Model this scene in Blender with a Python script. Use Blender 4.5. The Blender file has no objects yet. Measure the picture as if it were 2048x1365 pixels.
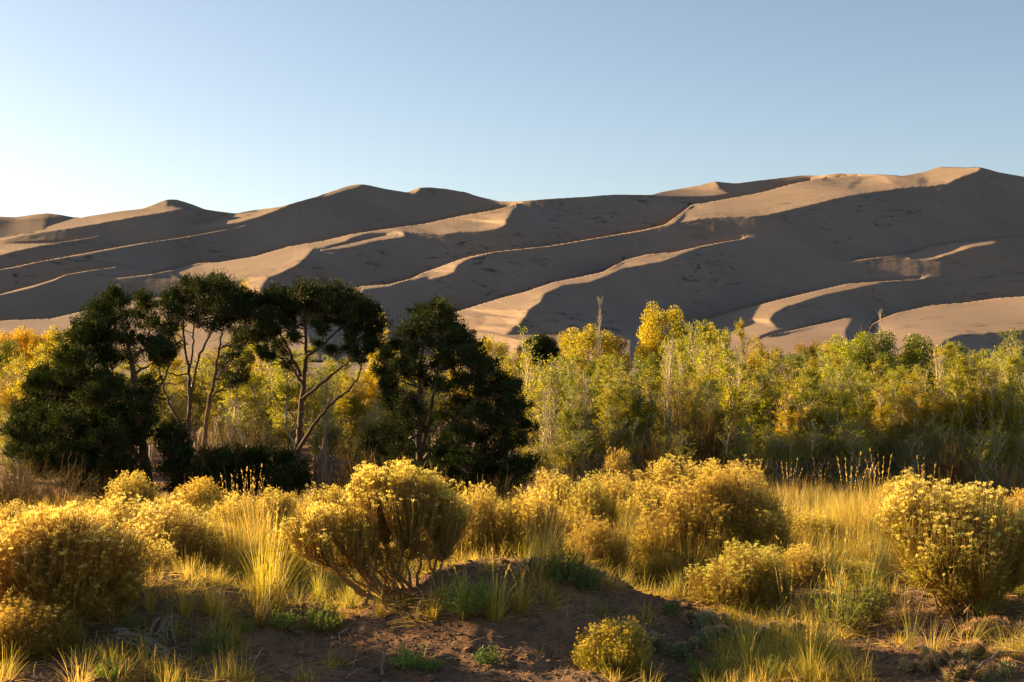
import bpy, math, random
import numpy as np
from mathutils import Vector
R = math.radians
# ------------------------------------------------------------------ camera, sky, sun, exposure
SC = bpy.context.scene
F = 2844.0                      # focal length in photo pixels (50 mm on 36 mm)
CAMZ = 1.9
PITCH = math.atan((705-682.5)/F)
cd = bpy.data.cameras.new('camera'); cam = bpy.data.objects.new('camera', cd)
SC.collection.objects.link(cam); SC.camera = cam
cd.lens = 50; cd.sensor_width = 36; cd.clip_start = .1; cd.clip_end = 20000
cam.location = (0, 0, CAMZ); cam.rotation_euler = (R(90)+PITCH, 0, 0)

SUN_AZ, SUN_EL = 66.0, 15.0     # degrees left of the view direction, above the horizon
w = bpy.data.worlds.new('World'); SC.world = w; w.use_nodes = True
nt = w.node_tree; bg = nt.nodes['Background']
sky = nt.nodes.new('ShaderNodeTexSky'); sky.sky_type = 'NISHITA'; sky.sun_disc = False
sky.sun_elevation = R(SUN_EL); sky.sun_rotation = R(-SUN_AZ)
sky.altitude = 2500; sky.air_density = 1.0; sky.dust_density = 8.0; sky.ozone_density = 0.0
nt.links.new(sky.outputs[0], bg.inputs[0]); bg.inputs[1].default_value = 0.05
sd = bpy.data.lights.new('sun', 'SUN'); sd.energy = 5.0; sd.angle = R(.6); sd.color = (1.0, .68, .33)
sun = bpy.data.objects.new('sun', sd); SC.collection.objects.link(sun)
S = Vector((-math.sin(R(SUN_AZ))*math.cos(R(SUN_EL)), math.cos(R(SUN_AZ))*math.cos(R(SUN_EL)), math.sin(R(SUN_EL))))
sun.rotation_euler = S.to_track_quat('Z', 'Y').to_euler(); sun.location = S*200
SC.view_settings.view_transform = 'Standard'; SC.view_settings.look = 'None'
SC.view_settings.gamma = 1; SC.view_settings.exposure = 1.88
SC.cycles.max_bounces = 8; SC.cycles.transparent_max_bounces = 8

# ------------------------------------------------------------------ helpers
def tag(o, label=None, cat=None, group=None, kind=None):
    if label: o['label'] = label
    if cat: o['category'] = cat
    if group: o['group'] = group
    if kind: o['kind'] = kind
    return o
def mesh(name, V, quads=None, tris=None, smooth=False, attr=None):
    """mesh data from numpy arrays; attr = dict name -> per-face float array"""
    me = bpy.data.meshes.new(name)
    V = np.asarray(V, np.float32).reshape(-1, 3)
    nq = 0 if quads is None else len(quads); ntr = 0 if tris is None else len(tris)
    me.vertices.add(len(V)); me.vertices.foreach_set('co', V.ravel())
    idx = []
    if nq: idx.append(np.asarray(quads, np.int32).ravel())
    if ntr: idx.append(np.asarray(tris, np.int32).ravel())
    idx = np.concatenate(idx)
    me.loops.add(len(idx)); me.loops.foreach_set('vertex_index', idx)
    me.polygons.add(nq+ntr)
    st = np.concatenate([np.arange(nq)*4, nq*4+np.arange(ntr)*3]).astype(np.int32)
    me.polygons.foreach_set('loop_start', st)
    if smooth: me.polygons.foreach_set('use_smooth', np.ones(nq+ntr, bool))
    if attr:
        for k, v in attr.items():
            a = me.attributes.new(k, 'FLOAT', 'FACE'); a.data.foreach_set('value', np.asarray(v, np.float32))
    me.update(calc_edges=True); me.validate()
    return me
def obj(name, me, mat=None, parent=None):
    o = bpy.data.objects.new(name, me); SC.collection.objects.link(o)
    if mat is not None and not me.materials: me.materials.append(mat)
    if parent is not None: o.parent = parent
    return o
def empty(name, loc=(0,0,0), rz=0, sc=1.0):
    o = bpy.data.objects.new(name, None); SC.collection.objects.link(o)
    o.empty_display_size = .2; o.location = loc; o.rotation_euler = (0, 0, rz)
    o.scale = (sc, sc, sc) if not hasattr(sc, '__len__') else sc
    return o
def ab(px, py):
    """photo pixel -> (x/y, z/y) slopes of the ray"""
    cx = (px-1024)/F; cy = (682.5-py)/F
    y = math.cos(PITCH)-cy*math.sin(PITCH)
    return cx/y, (math.sin(PITCH)+cy*math.cos(PITCH))/y
def mat(name):
    m = bpy.data.materials.new(name); m.use_nodes = True
    return m, m.node_tree, m.node_tree.nodes['Principled BSDF']
def ramp(nt, fac, stops):
    r = nt.nodes.new('ShaderNodeValToRGB'); e = r.color_ramp.elements
    while len(e) < len(stops): e.new(.5)
    for k, (p, c) in enumerate(stops): e[k].position = p; e[k].color = (*c, 1)
    nt.links.new(fac, r.inputs[0]); return r.outputs[0]
def noise(nt, vec, scale, detail=4, rough=.55, dist=0):
    n = nt.nodes.new('ShaderNodeTexNoise'); n.inputs['Scale'].default_value = scale
    n.inputs['Detail'].default_value = detail; n.inputs['Roughness'].default_value = rough
    n.inputs['Distortion'].default_value = dist
    if vec is not None: nt.links.new(vec, n.inputs['Vector'])
    return n.outputs['Fac']
def mix(nt, fac, a, b, mode='MIX'):
    m = nt.nodes.new('ShaderNodeMix'); m.data_type = 'RGBA'; m.blend_type = mode
    for sock, v in ((m.inputs[0], fac), (m.inputs[6], a), (m.inputs[7], b)):
        if isinstance(v, (int, float)): sock.default_value = v
        elif isinstance(v, tuple): sock.default_value = (*v, 1)
        else: nt.links.new(v, sock)
    return m.outputs[2]
def math_(nt, op, a, b=None):
    m = nt.nodes.new('ShaderNodeMath'); m.operation = op
    for i, v in enumerate((a, b)):
        if v is None: continue
        if isinstance(v, (int, float)): m.inputs[i].default_value = v
        else: nt.links.new(v, m.inputs[i])
    return m.outputs[0]
def bump(nt, h, strength, dist):
    b = nt.nodes.new('ShaderNodeBump'); b.inputs['Strength'].default_value = strength
    b.inputs['Distance'].default_value = dist; nt.links.new(h, b.inputs['Height']); return b.outputs[0]
def mapping(nt, scale=(1,1,1), rot=(0,0,0), coord='Object'):
    tc = nt.nodes.new('ShaderNodeTexCoord'); mp = nt.nodes.new('ShaderNodeMapping')
    mp.inputs['Scale'].default_value = scale; mp.inputs['Rotation'].default_value = rot
    nt.links.new(tc.outputs[coord], mp.inputs[0]); return mp.outputs[0]

def vnoise(x, y, seed=0):
    """smooth value noise on numpy arrays"""
    x = np.asarray(x, float); y = np.asarray(y, float)
    xi = np.floor(x).astype(np.int64); yi = np.floor(y).astype(np.int64); fx = x-xi; fy = y-yi
    fx = fx*fx*(3-2*fx); fy = fy*fy*(3-2*fy)
    def h(a, b):
        n = (a*374761393 + b*668265263 + seed*982451653) & 0x7fffffff
        n = ((n ^ (n >> 13))*1274126177) & 0x7fffffff
        return ((n ^ (n >> 16)) & 0xffff)/65535.0*2-1
    return (h(xi,yi)*(1-fx)+h(xi+1,yi)*fx)*(1-fy)+(h(xi,yi+1)*(1-fx)+h(xi+1,yi+1)*fx)*fy
def fbm(x, y, octv=4, seed=0):
    s = 0; a = 1; t = 0
    for k in range(octv):
        s = s+a*vnoise(x*2**k, y*2**k, seed+k); t += a; a *= .5
    return s/t
# ------------------------------------------------------------------ the dune field
SKY = [(-500,492),(-300,486),(-120,482),(0,476),(70,463.5),(110,449),(147,438),(174,433),(230,424),(287,417),(316,406),(332,399.5),(352,399),(379,407),(410,419),(444,424),
 (472,427),(502,421.5),(560,414),(632,393.5),(680,377.4),(705,370),(721,368.5),(741,371.3),(762,376.4),(800,383),(815,385.6),(834,376.4),(858,374.7),(892,378),
 (933,385),(957,393.5),(974,397),(998,403),(1039,403),(1090,398.6),(1158,394.5),(1227,389.4),(1302,390),(1329,383),(1380,374),(1401,370.4),(1430,362.6),
 (1449,365.3),(1476,367),(1520,361),(1606,350.7),(1640,351.4),(1677,347.3),(1718,348.3),(1759,349),(1807,351.7),(1848,343.9),(1882,333.6),(1929,335.3),
 (1960,334.3),(1998,344.5),(2048,353.4),(2150,372),(2300,380),(2550,420)]
def strip(pts, th):
    """thin sunlit rim along a crest: pts down the upper side, th below"""
    n = len(pts); lo = []
    for k, (x, y) in enumerate(pts):
        t = th*math.sin(math.pi*min(max((k+.35)/(n-.3), .08), .92)); lo.append((x, y+t))
    return pts+lo[::-1]
# (value, polygon in the picture): value = cosine of the sun on that face; later ones lie over earlier ones
LIT = [
 (.30, [(-40,486),(0,477),(70,464),(110,449.5),(147,438),(174,431),(287,415),(316,404),(333,396),(334,411),(345,413),(370,417),(350,421),(307,428),(239,440),(171,452),(102,462.5),(68,468),(0,481),(-60,490)]),
 (.50, [(-40,491),(0,479),(68,466),(102,459),(171,447),(239,435),(307,424),(350,418),(370,417),(350,421),(307,428),(239,440),(171,452),(102,462.5),(68,468),(0,481),(-60,494)]),
 (.5, [(-60,487),(0,489),(34,487.5),(109,486.5),(68,495),(0,511),(-60,523)]),
 (.6, strip([(24,534),(68,524),(137,511.5),(205,499),(273,487),(330,478.5),(369,473.5)], 3)),
 (.6, strip([(-60,607),(0,588),(40,577),(68,570),(105,559),(132,548)], 4)),
 (.32, [(376,451),(427,439),(490,425),(560,412),(590,405),(556,420),(520,433),(480,444),(430,453),(390,454.5)]),
 (.6, strip([(385,449),(430,445),(480,437),(520,427),(556,416)], 7)),
 (.22, [(628,396),(680,376),(700,368),(730,366),(722,372),(700,379),(660,392)]),
 (.55, [(348,539),(362,536),(410,529),(395,525),(437,524),(513,511),(581,491),(649,480.6),(700,468),(731,460),(765,459.5),(793,457.5),(851,446.5),(919,431),(988,419),(1030,409.5),
    (1022,426),(1011.5,440),(1010,451.6),(988,459.4),(953,463.5),(919,463.5),(902,467),(885,472),(856,468),(830,466),(805,463),(810,473.7),(783,477),(748,482),(714,491),
    (680,496.7),(649,497),(625.5,497),(615,510),(595,528.5),(564,544),(533,556),(485,559),(448,567),(379,564),(348,545)]),
 (.75, [(1030,409.5),(1022,426),(1011.5,440),(1010,451.6),(988,459.4),(953,462),(975,440),(1003,424)]),
 (.72, [(625.5,497),(615,510),(595,528.5),(564,544),(545,547),(570,528),(590,508),(605,500)]),
 (-.14, [(685,492),(700,476),(731,465.5),(760,464.5),(774,468.5),(755,474),(727,480.5),(703,488)]),
 (.55, [(490,564),(533,557),(512,590),(480,600),(470,580)]),
 (.5, [(-60,640),(0,641),(102,637),(171,621),(253,603),(328,593),(450,588),(600,640),(640,720),(-60,720)]),
 (.6, [(827,556),(844,545.6),(871,536),(899,528.5),(919,518),(953,509.7),(991,503),(960,512),(933,518.5),(916,530),(911,539),(912,544),(892,552),(858,559),(853,556),(864,550.7),(845,555)]),
 (.6, [(655,592),(680,581),(700,575),(724,571.5),(776,568),(823,556),(776,573),(728,578.5),(716,590),(690,604),(650,610)]),
 (.55, [(1035,581),(1056,576),(1107,564),(1158,554),(1203,544),(1230,538.7),(1237,535),(1244,518),(1249,511),(1295,508),(1350,504),(1384,495.5),(1406,490.5),(1384,500.6),(1350,513.6),
    (1329,521.6),(1288,530),(1244,537),(1213,552),(1176,566),(1124,571),(1090,586.6),(1080,603.6),(1056,621),(1042,645),(1015,665),(1000,680),(900,680),(905,650),(905,625),(953,610),(1005,595),(1046,587.6)]),
 (.72, [(1124,571),(1090,586.6),(1080,603.6),(1056,621),(1042,645),(1022,660),(1010,650),(1040,620),(1060,597),(1085,580)]),
 (.34, [(905,668),(908,645),(925,634),(965,630),(978,640),(950,655)]),
 (.5, [(930,669),(1015,669),(1110,667),(1260,680),(1260,730),(930,730)]),
 (.62, [(1355,409),(1418,403.5),(1476,393),(1527,383),(1589,366),(1657,354),(1718,350.5),(1759,349),(1803,351),(1848,342),(1882,332),(1929,333),(1962,333),(1960,342),(1929,352),
    (1912,359),(1895,368),(1861,372),(1803,376),(1742,385),(1691,393),(1640,405),(1589,418),(1541,429),(1503,434),(1452,434),(1401,437.6),(1361,446),(1372,431),(1367,419),(1357,412)]),
 (.2, [(1700,366),(1722,355),(1730,357),(1712,372),(1695,380)]),
 (.3, [(1770,356),(1800,353),(1850,358),(1858,368),(1812,373),(1790,368)]),
 (.1, [(1835,360),(1848,354),(1859,362),(1852,370),(1836,371)]),
 (.34, [(1302,391),(1329,382),(1380,373),(1401,369),(1430,361),(1440,378),(1462,387.5),(1418,394),(1350,393.5),(1310,392)]),
 (.55, [(815,386),(834,374),(840,378),(831,388)]),
 (.4, [(957,392),(974,395),(992,401.5),(975,401)]),
 (.42, [(1824,509),(1861,495.5),(1912,487),(1987,480),(1990,487),(1946,494),(1895,511),(1861,521),(1834,518)]),
 (.58, [(1466,623),(1554,599.5),(1657,575.6),(1694,567),(1725,562.7),(1759,563),(1752,568),(1711,577),(1677,584),(1640,591),(1606,603),(1571,613),(1548,627),(1539,640),(1554,656),
    (1595,657),(1609,657),(1640,644),(1674,635),(1704,632),(1704,642),(1690,658),(1700,720),(1340,720),(1340,660),(1420,635)]),
 (-.05, [(1530,672),(1600,660),(1660,646),(1640,652),(1600,664),(1540,676)]),
 (.62, [(1759,638.7),(1793,625),(1861,610),(1929,604.6),(1998,595),(2048,591),(2110,589),(2110,658),(2048,660),(1998,665),(1925,668),(1890,680),(1850,720),(1720,720),(1730,668)]),
 (-.15, [(1700,640),(1712,632),(1760,640),(1740,665),(1716,672)]),
 (.4, strip([(1960,358),(1980,356.5),(2005,354),(2030,352)], 5)),
]
# darker, steeper or paler, gentler faces inside the shade
SHADE = [
 (-.30, [(760,384),(834,384),(930,386),(1000,405),(1010,412),(905,432),(860,410),(800,398)]),
 (-.30, [(1030,412),(1120,412),(1200,430),(1120,492),(1050,460)]),
 (-.12, [(820,476),(960,462),(1010,456),(1100,493),(990,500),(900,514)]),
 (-.30, [(1370,447),(1503,440),(1640,410),(1800,380),(1960,350),(2110,380),(2110,460),(1900,475),(1600,525),(1450,560),(1300,560),(1410,500)]),
 (-.08, [(1360,590),(1480,552),(1600,530),(1860,488),(2110,462),(2110,478),(1990,480),(1820,508),(1650,560),(1460,620),(1360,640)]),
 (-.30, [(925,520),(990,506),(1240,500),(1236,532),(1040,572),(960,570),(915,540)]),
 (-.12, [(420,570),(620,500),(760,490),(830,520),(820,552),(700,570),(560,600)]),
 (-.27, [(40,530),(380,478),(600,480),(510,508),(350,535),(130,548)]),
 (-.12, [(-60,610),(130,552),(340,545),(380,566),(330,590),(160,620),(-60,636)]),
 (-.30, [(1110,575),(1250,540),(1420,560),(1360,650),(1100,664),(1050,650)]),
 (-.30, [(1548,630),(1620,602),(1760,570),(1800,600),(1700,630),(1600,655),(1550,654)]),
 (-.15, [(540,430),(720,382),(780,400),(890,430),(780,455),(650,476),(480,500),(400,470)]),
]
def inpoly(X, Y, P):
    c = np.zeros(X.shape, bool); n = len(P); j = n-1
    for i in range(n):
        xi, yi = P[i]; xj, yj = P[j]
        if yi != yj:
            c ^= ((yi > Y) != (yj > Y)) & (X < (xj-xi)*(Y-yi)/(yj-yi)+xi)
        j = i
    return c
def blur(A, n):
    for ax in (0, 1):
        for _ in range(n):
            A = (np.roll(A, 1, ax)+2*A+np.roll(A, -1, ax))/4 if ax == 1 else np.concatenate([(A[:1]*3+A[1:2])/4, (A[:-2]+2*A[1:-1]+A[2:])/4, (A[-1:]*3+A[-2:-1])/4])
    return A
# crests with a hidden hollow behind them: (depth step as a fraction of the distance, line)
JUMPS = [
 (.12,.12,0, [(-440,600),(-200,572),(0,538),(24,534),(68,524),(137,511.5),(205,499),(273,487),(369,473),(430,462),(490,451)]),
 (.10,.10,0, [(-440,700),(-200,640),(-60,607),(0,588),(40,577),(68,570),(105,559),(132,548),(180,540),(230,534)]),
 (.08,.06,0, [(-440,520),(-200,492),(-60,486),(34,486.5),(109,485),(150,479),(200,471)]),
 (0,.13,.12, [(230,556),(300,548),(345,539),(395,525),(437,524),(513,511),(581,491),(649,480),(700,467.5),(765,458),(851,446),(919,431),(988,419),(1030,409),(1050,402),(1056,396)]),
 (.14,.15,.12, [(-440,672),(-250,645),(-60,639.5),(0,640.5),(102,636.5),(171,620.5),(253,602.5),(328,592.5),(420,580),(500,584),(560,590),(620,592),(655,583),(724,571),(776,568),(823,556),(844,545),(871,535.5),(919,517.5),(953,509),(991,502),(1040,497),(1097,491),(1227,469),(1290,458),(1330,448),(1356,430),(1382,408.5),(1418,403),(1476,392.5),(1527,382.5),(1589,365.5),(1630,358.5),(1650,356)]),
 (.14,.14,0, [(780,722),(820,665),(860,640),(905,625),(953,610),(1005,594),(1046,584),(1107,563.5),(1158,553.5),(1205,543),(1250,519),(1295,507.5),(1350,503),(1406,490),(1450,482),(1490,476)]),
 (.12,.12,0, [(1330,700),(1380,650),(1420,636),(1466,622.5),(1554,599),(1657,575),(1694,566.5),(1759,562),(1810,559),(1850,556)]),
 (.12,.12,.12, [(1715,722),(1740,650),(1759,638),(1793,624.5),(1861,609.5),(1929,604),(1998,594.5),(2110,588),(2300,585),(2490,580)]),
 (0,.07,.08, [(1690,523),(1720,518),(1760,512),(1824,505),(1861,493),(1912,485),(1987,478.5),(2048,474),(2150,466),(2490,450)]),
 (0,.05,.03, [(1500,684),(1540,670),(1600,656),(1660,643),(1704,631.5)]),
 (0,.03,0, [(640,500),(680,491),(740,477),(795,465)]),
]
def solve(NU, NT, lam0=None, outer=5, inner=140):
    pxs = np.linspace(-440, 2490, NU); sky_px = np.interp(pxs, [p[0] for p in SKY], [p[1] for p in SKY])
    if NU > 600:
        for _ in range(2): sky_px[1:-1] = (sky_px[:-2]+2*sky_px[1:-1]+sky_px[2:])/4
    sky_px = sky_px + .3*vnoise(pxs/9, pxs*0, 3)
    a = (pxs-1024)/F; B0 = (722-705)/F*-1
    H = (705-sky_px)/F-B0
    t = np.linspace(0, 1, NT)
    da = a[1]-a[0]; dt = t[1]-t[0]
    ac = (a[1:]+a[:-1])/2; Hc = (H[1:]+H[:-1])/2; Hp = (H[1:]-H[:-1])/da; tc = (t[1:]+t[:-1])/2
    TC, AC = np.meshgrid(tc, ac, indexing='ij'); HC = np.broadcast_to(Hc, TC.shape); HP = np.broadcast_to(Hp, TC.shape)
    BC = B0+TC*HC
    PX = AC*F+1024; PY = 705-BC*F; res = 190/NT
    I = -.22+.08*fbm(PX/170+PY/90, PY/60-PX/400, 3, 11)
    for v, P in SHADE: I[inpoly(PX, PY, P)] = v
    I = blur(I, max(1, int(5/res)))
    wob = .9*fbm(PX/14, PY/8, 2, 5)
    J = I.copy()
    for v, P in LIT: J[inpoly(PX+wob, PY+wob*.7, P)] = v
    if NT > 150: J = blur(J, 1)
    J = J+np.where(J > .12, .04*fbm(PX/40+PY/30, PY/10-PX/90, 3, 7), .0)
    JMP = np.zeros(J.shape); isj = np.zeros(J.shape, bool); ci = np.arange(NU-1)
    pc = PX[0]
    for j0_, j1_, j2_, P in JUMPS:
        xs = [p[0] for p in P]; ys = np.interp(pc, xs, [p[1] for p in P])
        s_ = (pc-xs[0])/(xs[-1]-xs[0]); am = JS*np.interp(s_, (0, .5, 1) if j0_ and j2_ else ((0, .6, 1) if j2_ == 0 and j0_ else (0, .35, 1)), (j0_, j1_, j2_)); am[(s_ < 0) | (s_ > 1)] = 0
        tr = (705-ys)/F; rr = (tr-B0)/Hc/dt-.5
        for k in (0, 1):
            r = np.floor(rr).astype(int)+k; wgt = np.where(k == 0, 1-(rr-np.floor(rr)), rr-np.floor(rr))
            ok = (am > 0) & (r >= 0) & (r < NT-3)
            np.add.at(JMP, (r[ok], ci[ok]), (am*wgt)[ok]); isj[r[ok], ci[ok]] = True
    sx, sy, sz = S
    if lam0 is None: lam = np.log(700+(t[:, None]*H[None]/.125)*500+0*a[None])
    else:
        n0, m0 = lam0.shape; ti = np.interp(t, np.linspace(0, 1, n0), np.arange(n0)); ui = np.interp(np.linspace(0, 1, NU), np.linspace(0, 1, m0), np.arange(m0))
        i0 = np.minimum(ti.astype(int), n0-2); fi = (ti-i0)[:, None]; j0 = np.minimum(ui.astype(int), m0-2); fj = (ui-j0)[None]
        g = lam0[i0]*(1-fi)+lam0[i0+1]*fi; lam = g[:, j0]*(1-fj)+g[:, j0+1]*fj
    k2 = TC*HP/HC
    def grads(L):
        Lt = ((L[1:, 1:]+L[1:, :-1])-(L[:-1, 1:]+L[:-1, :-1]))/(2*dt)
        La = ((L[1:, 1:]+L[:-1, 1:])-(L[1:, :-1]+L[:-1, :-1]))/(2*da)
        return La-k2*Lt, Lt/HC
    def gradsT(ga, gb):
        gt = (-k2*ga+gb/HC)/(2*dt); gA = ga/(2*da); o = np.zeros(lam.shape)
        o[1:, 1:] += gt+gA; o[1:, :-1] += gt-gA; o[:-1, 1:] += -gt+gA; o[:-1, :-1] += -gt-gA
        return o
    # bending energy, cut at the crests
    cut = np.ones(lam.shape); cut[:-1, :-1][isj] = 0; cut[1:, :-1][isj] = 0; cut[:-1, 1:][isj] = 0; cut[1:, 1:][isj] = 0
    ku = cut[:, 1:-1]*BEND/da**2*.004; kv = cut[1:-1]*BEND/dt**2*.02
    du = lambda L: ku*(L[:, 2:]-2*L[:, 1:-1]+L[:, :-2]); dv = lambda L: kv*(L[2:]-2*L[1:-1]+L[:-2])
    def bend(L):
        o = np.zeros(L.shape); x = ku*du(L); o[:, 2:] += x; o[:, 1:-1] -= 2*x; o[:, :-2] += x
        x = kv*dv(L); o[2:] += x; o[1:-1] -= 2*x; o[:-2] += x
        return o
    ca = sx-AC*sy; cb = sz-BC*sy
    for it in range(outer):
        la, lb = grads(lam); nn0 = np.sqrt(la**2+1+lb**2); nn = np.clip(nn0, 1.5, 7); now = (ca*la+cb*lb-sy)/nn0
        dark = J < 0
        w1 = np.where(dark, np.where(now > -.06, DW, np.where(now < J, DO, DL)), 2.5); w1 = np.where(isj, 0, w1)
        rhs1 = sy+np.where(dark & (now > -.06), DT, J)*nn
        wb = np.where(lb < MB, WL, np.where(lb > 9, .5, .15)); pb = np.where(lb < MB, 2.0, np.where(lb > 9, 8, 2.4+2*(J > .1)))
        wb = np.where(isj, .3*res, wb); pb = np.where(isj, JMP/(dt*HC), pb)
        wa = np.where(isj, .02, .2); pa = np.where(J > .1, -.8, .3)
        if it and RLX: w1, wb, pb = (RLX*o_+(1-RLX)*n_ for o_, n_ in zip(old, (w1, wb, pb)))
        old = (w1, wb, pb)
        def A(L):
            x, y = grads(L); r1 = w1*w1*(ca*x+cb*y)
            return gradsT(r1*ca+wa*wa*x, r1*cb+wb*wb*y)+bend(L)+1e-3*L
        bvec = gradsT(w1*w1*rhs1*ca+wa*wa*pa, w1*w1*rhs1*cb+wb*wb*pb)+1e-3*math.log(950)
        x = lam.copy(); r = bvec-A(x); p = r.copy(); rs = (r*r).sum(); r0 = rs
        for k in range(inner):
            Ap = A(p); al = rs/(p*Ap).sum(); x += al*p; r -= al*Ap; rn = (r*r).sum(); p = r+rn/rs*p; rs = rn
        lam = x
    return a, t, H, B0, lam, J, isj
BEND = .4; JS = .9; DW = 8.0; DT = -.045; DL = .8; MB = 1.4; SMO = 25; DO = .5; WL = 3.0; RLX = .8
def straighten(L, a, t, H, B0):
    """smooth each crest along its own line so that its edge is clean"""
    NT, NU = L.shape; px = a*F+1024; ks = np.arange(-5, 5.01, .5); rows = np.arange(NT)
    for j0_, j1_, j2_, P in JUMPS:
        xs = [p[0] for p in P]; ys = np.interp(px, xs, [p[1] for p in P])
        for _ in range(2): ys[1:-1] = (ys[:-2]+2*ys[1:-1]+ys[2:])/4
        rc = ((705-ys)/F-B0)/H*(NT-1)
        ok = (px >= xs[0]) & (px <= xs[-1]) & (rc > 1) & (rc < NT-4)
        D = np.zeros((len(ks), NU))
        for c in range(NU): D[:, c] = np.interp(np.clip(rc[c]+ks, 0, NT-1), rows, L[:, c])
        for _ in range(16): D[:, 1:-1] = (D[:, :-2]+2*D[:, 1:-1]+D[:, 2:])/4
        for c in np.nonzero(ok)[0]:
            r = np.arange(max(0, int(rc[c]-4)), min(NT-1, int(rc[c]+5))); u = r-rc[c]
            wgt = np.clip((4.5-np.abs(u))/2, 0, 1); L[r, c] = L[r, c]*(1-wgt)+np.interp(u, ks, D[:, c])*wgt
    return L
def build_dunes():
    l = None
    for NU, NT, o, i in ((235, 48, 6, 300), (470, 95, 4, 250), (940, 190, 4, 200)):
        a, t, H, B0, l, J, isj = solve(NU, NT, l, o, i)
    # calm the shaded faces: drifting sand fills small hollows
    dk = J < 0
    for _ in range(3):
        k = dk.copy(); k[1:] &= dk[:-1]; k[:-1] &= dk[1:]; k[:, 1:] &= dk[:, :-1]; k[:, :-1] &= dk[:, 1:]; dk = k
    jj = isj.copy(); jj[1:] |= isj[:-1]; jj[:-1] |= isj[1:]
    m = np.zeros(l.shape); m[1:-1, 1:-1] = (dk & ~jj)[1:, 1:] & (dk & ~jj)[:-1, :-1] & (dk & ~jj)[1:, :-1] & (dk & ~jj)[:-1, 1:]
    l0 = l.copy()
    for _ in range(SMO):
        d = np.zeros(l.shape); d[1:-1] += .12*(l[2:]+l[:-2]-2*l[1:-1]); d[:, 1:-1] += .30*(l[:, 2:]+l[:, :-2]-2*l[:, 1:-1]); l = l+m*d
    l = straighten(l, a, t, H, B0)
    Y = np.exp(l)
    return a, t, H, B0, Y
a_, t_, H_, B0_, Y_ = build_dunes()
VO, VD = 2.1, .42
def dune_mesh():
    def up(x, n=2):       # finer mesh
        k = (len(x)-1)*n+1; u = np.arange(k)/n; i = np.minimum(u.astype(int), len(x)-2); f = (u-i).reshape([-1]+[1]*(x.ndim-1)); return x[i]*(1-f)+x[i+1]*f
    a2 = up(a_); H2 = up(H_); t2 = up(t_); Y2 = up(up(Y_).T).T
    A2, T2 = np.meshgrid(a2, t2); B2 = B0_+T2*H2[None]
    V = np.stack([A2*Y2, Y2, CAMZ+B2*Y2], -1)
    # the hollow between a crest and the next dune dips out of sight
    px = a2*F+1024; NT = len(t2)
    for j0_, j1_, j2_, P in JUMPS:
        xs = [p[0] for p in P]; ys = np.interp(px, xs, [p[1] for p in P])
        for _ in range(8): ys[1:-1] = (ys[:-2]+2*ys[1:-1]+ys[2:])/4
        rc = ((705-ys)/F-B0_)/H2*(NT-1); ok = (px >= xs[0]) & (px <= xs[-1]) & (rc > 6) & (rc < NT-10); s_ = np.clip(np.minimum(px-xs[0], xs[-1]-px)/60, 0, 1)
        for c in np.nonzero(ok)[0]:
            r = np.arange(int(rc[c])-2, int(rc[c])+9); u = r-rc[c]-VO; wt = np.clip((3.3-np.abs(u))/1.6, 0, 1)*s_[c]
            k0 = int(round(rc[c])); dY = Y2[k0+4, c]-Y2[k0-2, c]; V[r, c, 2] -= wt*np.clip(dY*VD, 0, 40)
    top = V[-1]
    back = []
    for k, (dy, dz) in enumerate([(4,-.6),(14,-4),(30,-11),(60,-24),(110,-45),(180,-72),(300,-115),(500,-160)]):
        q = top.copy(); q[:, 1] += dy; q[:, 0] *= 1+.0*dy; q[:, 2] = np.maximum(q[:, 2]+dz, -8); back.append(q[None])
    V = np.concatenate([V]+back, 0); nr, nc = V.shape[:2]
    i = np.arange(nr*nc).reshape(nr, nc)
    q = np.stack([i[:-1,:-1], i[:-1,1:], i[1:,1:], i[1:,:-1]], -1).reshape(-1, 4)
    return mesh('dunes', V, quads=q, smooth=True)
def sand_mat():
    m, nt, p = mat('dune_sand')
    v = mapping(nt)
    n1 = noise(nt, v, .012, 5, .6); n2 = noise(nt, v, .25, 4, .6)
    c = ramp(nt, n1, [(.3, (.20,.148,.110)), (.7, (.255,.190,.142))])
    vs = mapping(nt, (.07,.05,.26), (R(10),0,R(-25))); n3 = noise(nt, vs, 1.0, 5, .7, .8)
    gr = ramp(nt, n3, [(.55, (0,0,0)), (.64, (1,1,1))]); n4 = ramp(nt, noise(nt, v, .011, 4, .6), [(.46, (0,0,0)), (.60, (1,1,1))])
    f = math_(nt, 'MULTIPLY', gr, math_(nt, 'MULTIPLY', n4, .8))
    c = mix(nt, f, c, (.05,.045,.035))
    nt.links.new(c, p.inputs['Base Color']); p.inputs['Roughness'].default_value = .95
    p.inputs['Specular IOR Level'].default_value = .1
    hs = math_(nt, 'ADD', math_(nt, 'MULTIPLY', noise(nt, v, .02, 5, .5), 2.0), math_(nt, 'MULTIPLY', n2, .4))
    nt.links.new(bump(nt, hs, .35, 1.2), p.inputs['Normal'])
    return m
MSAND = sand_mat()
dn = obj('dunes', dune_mesh(), MSAND); tag(dn, kind='structure')
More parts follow.
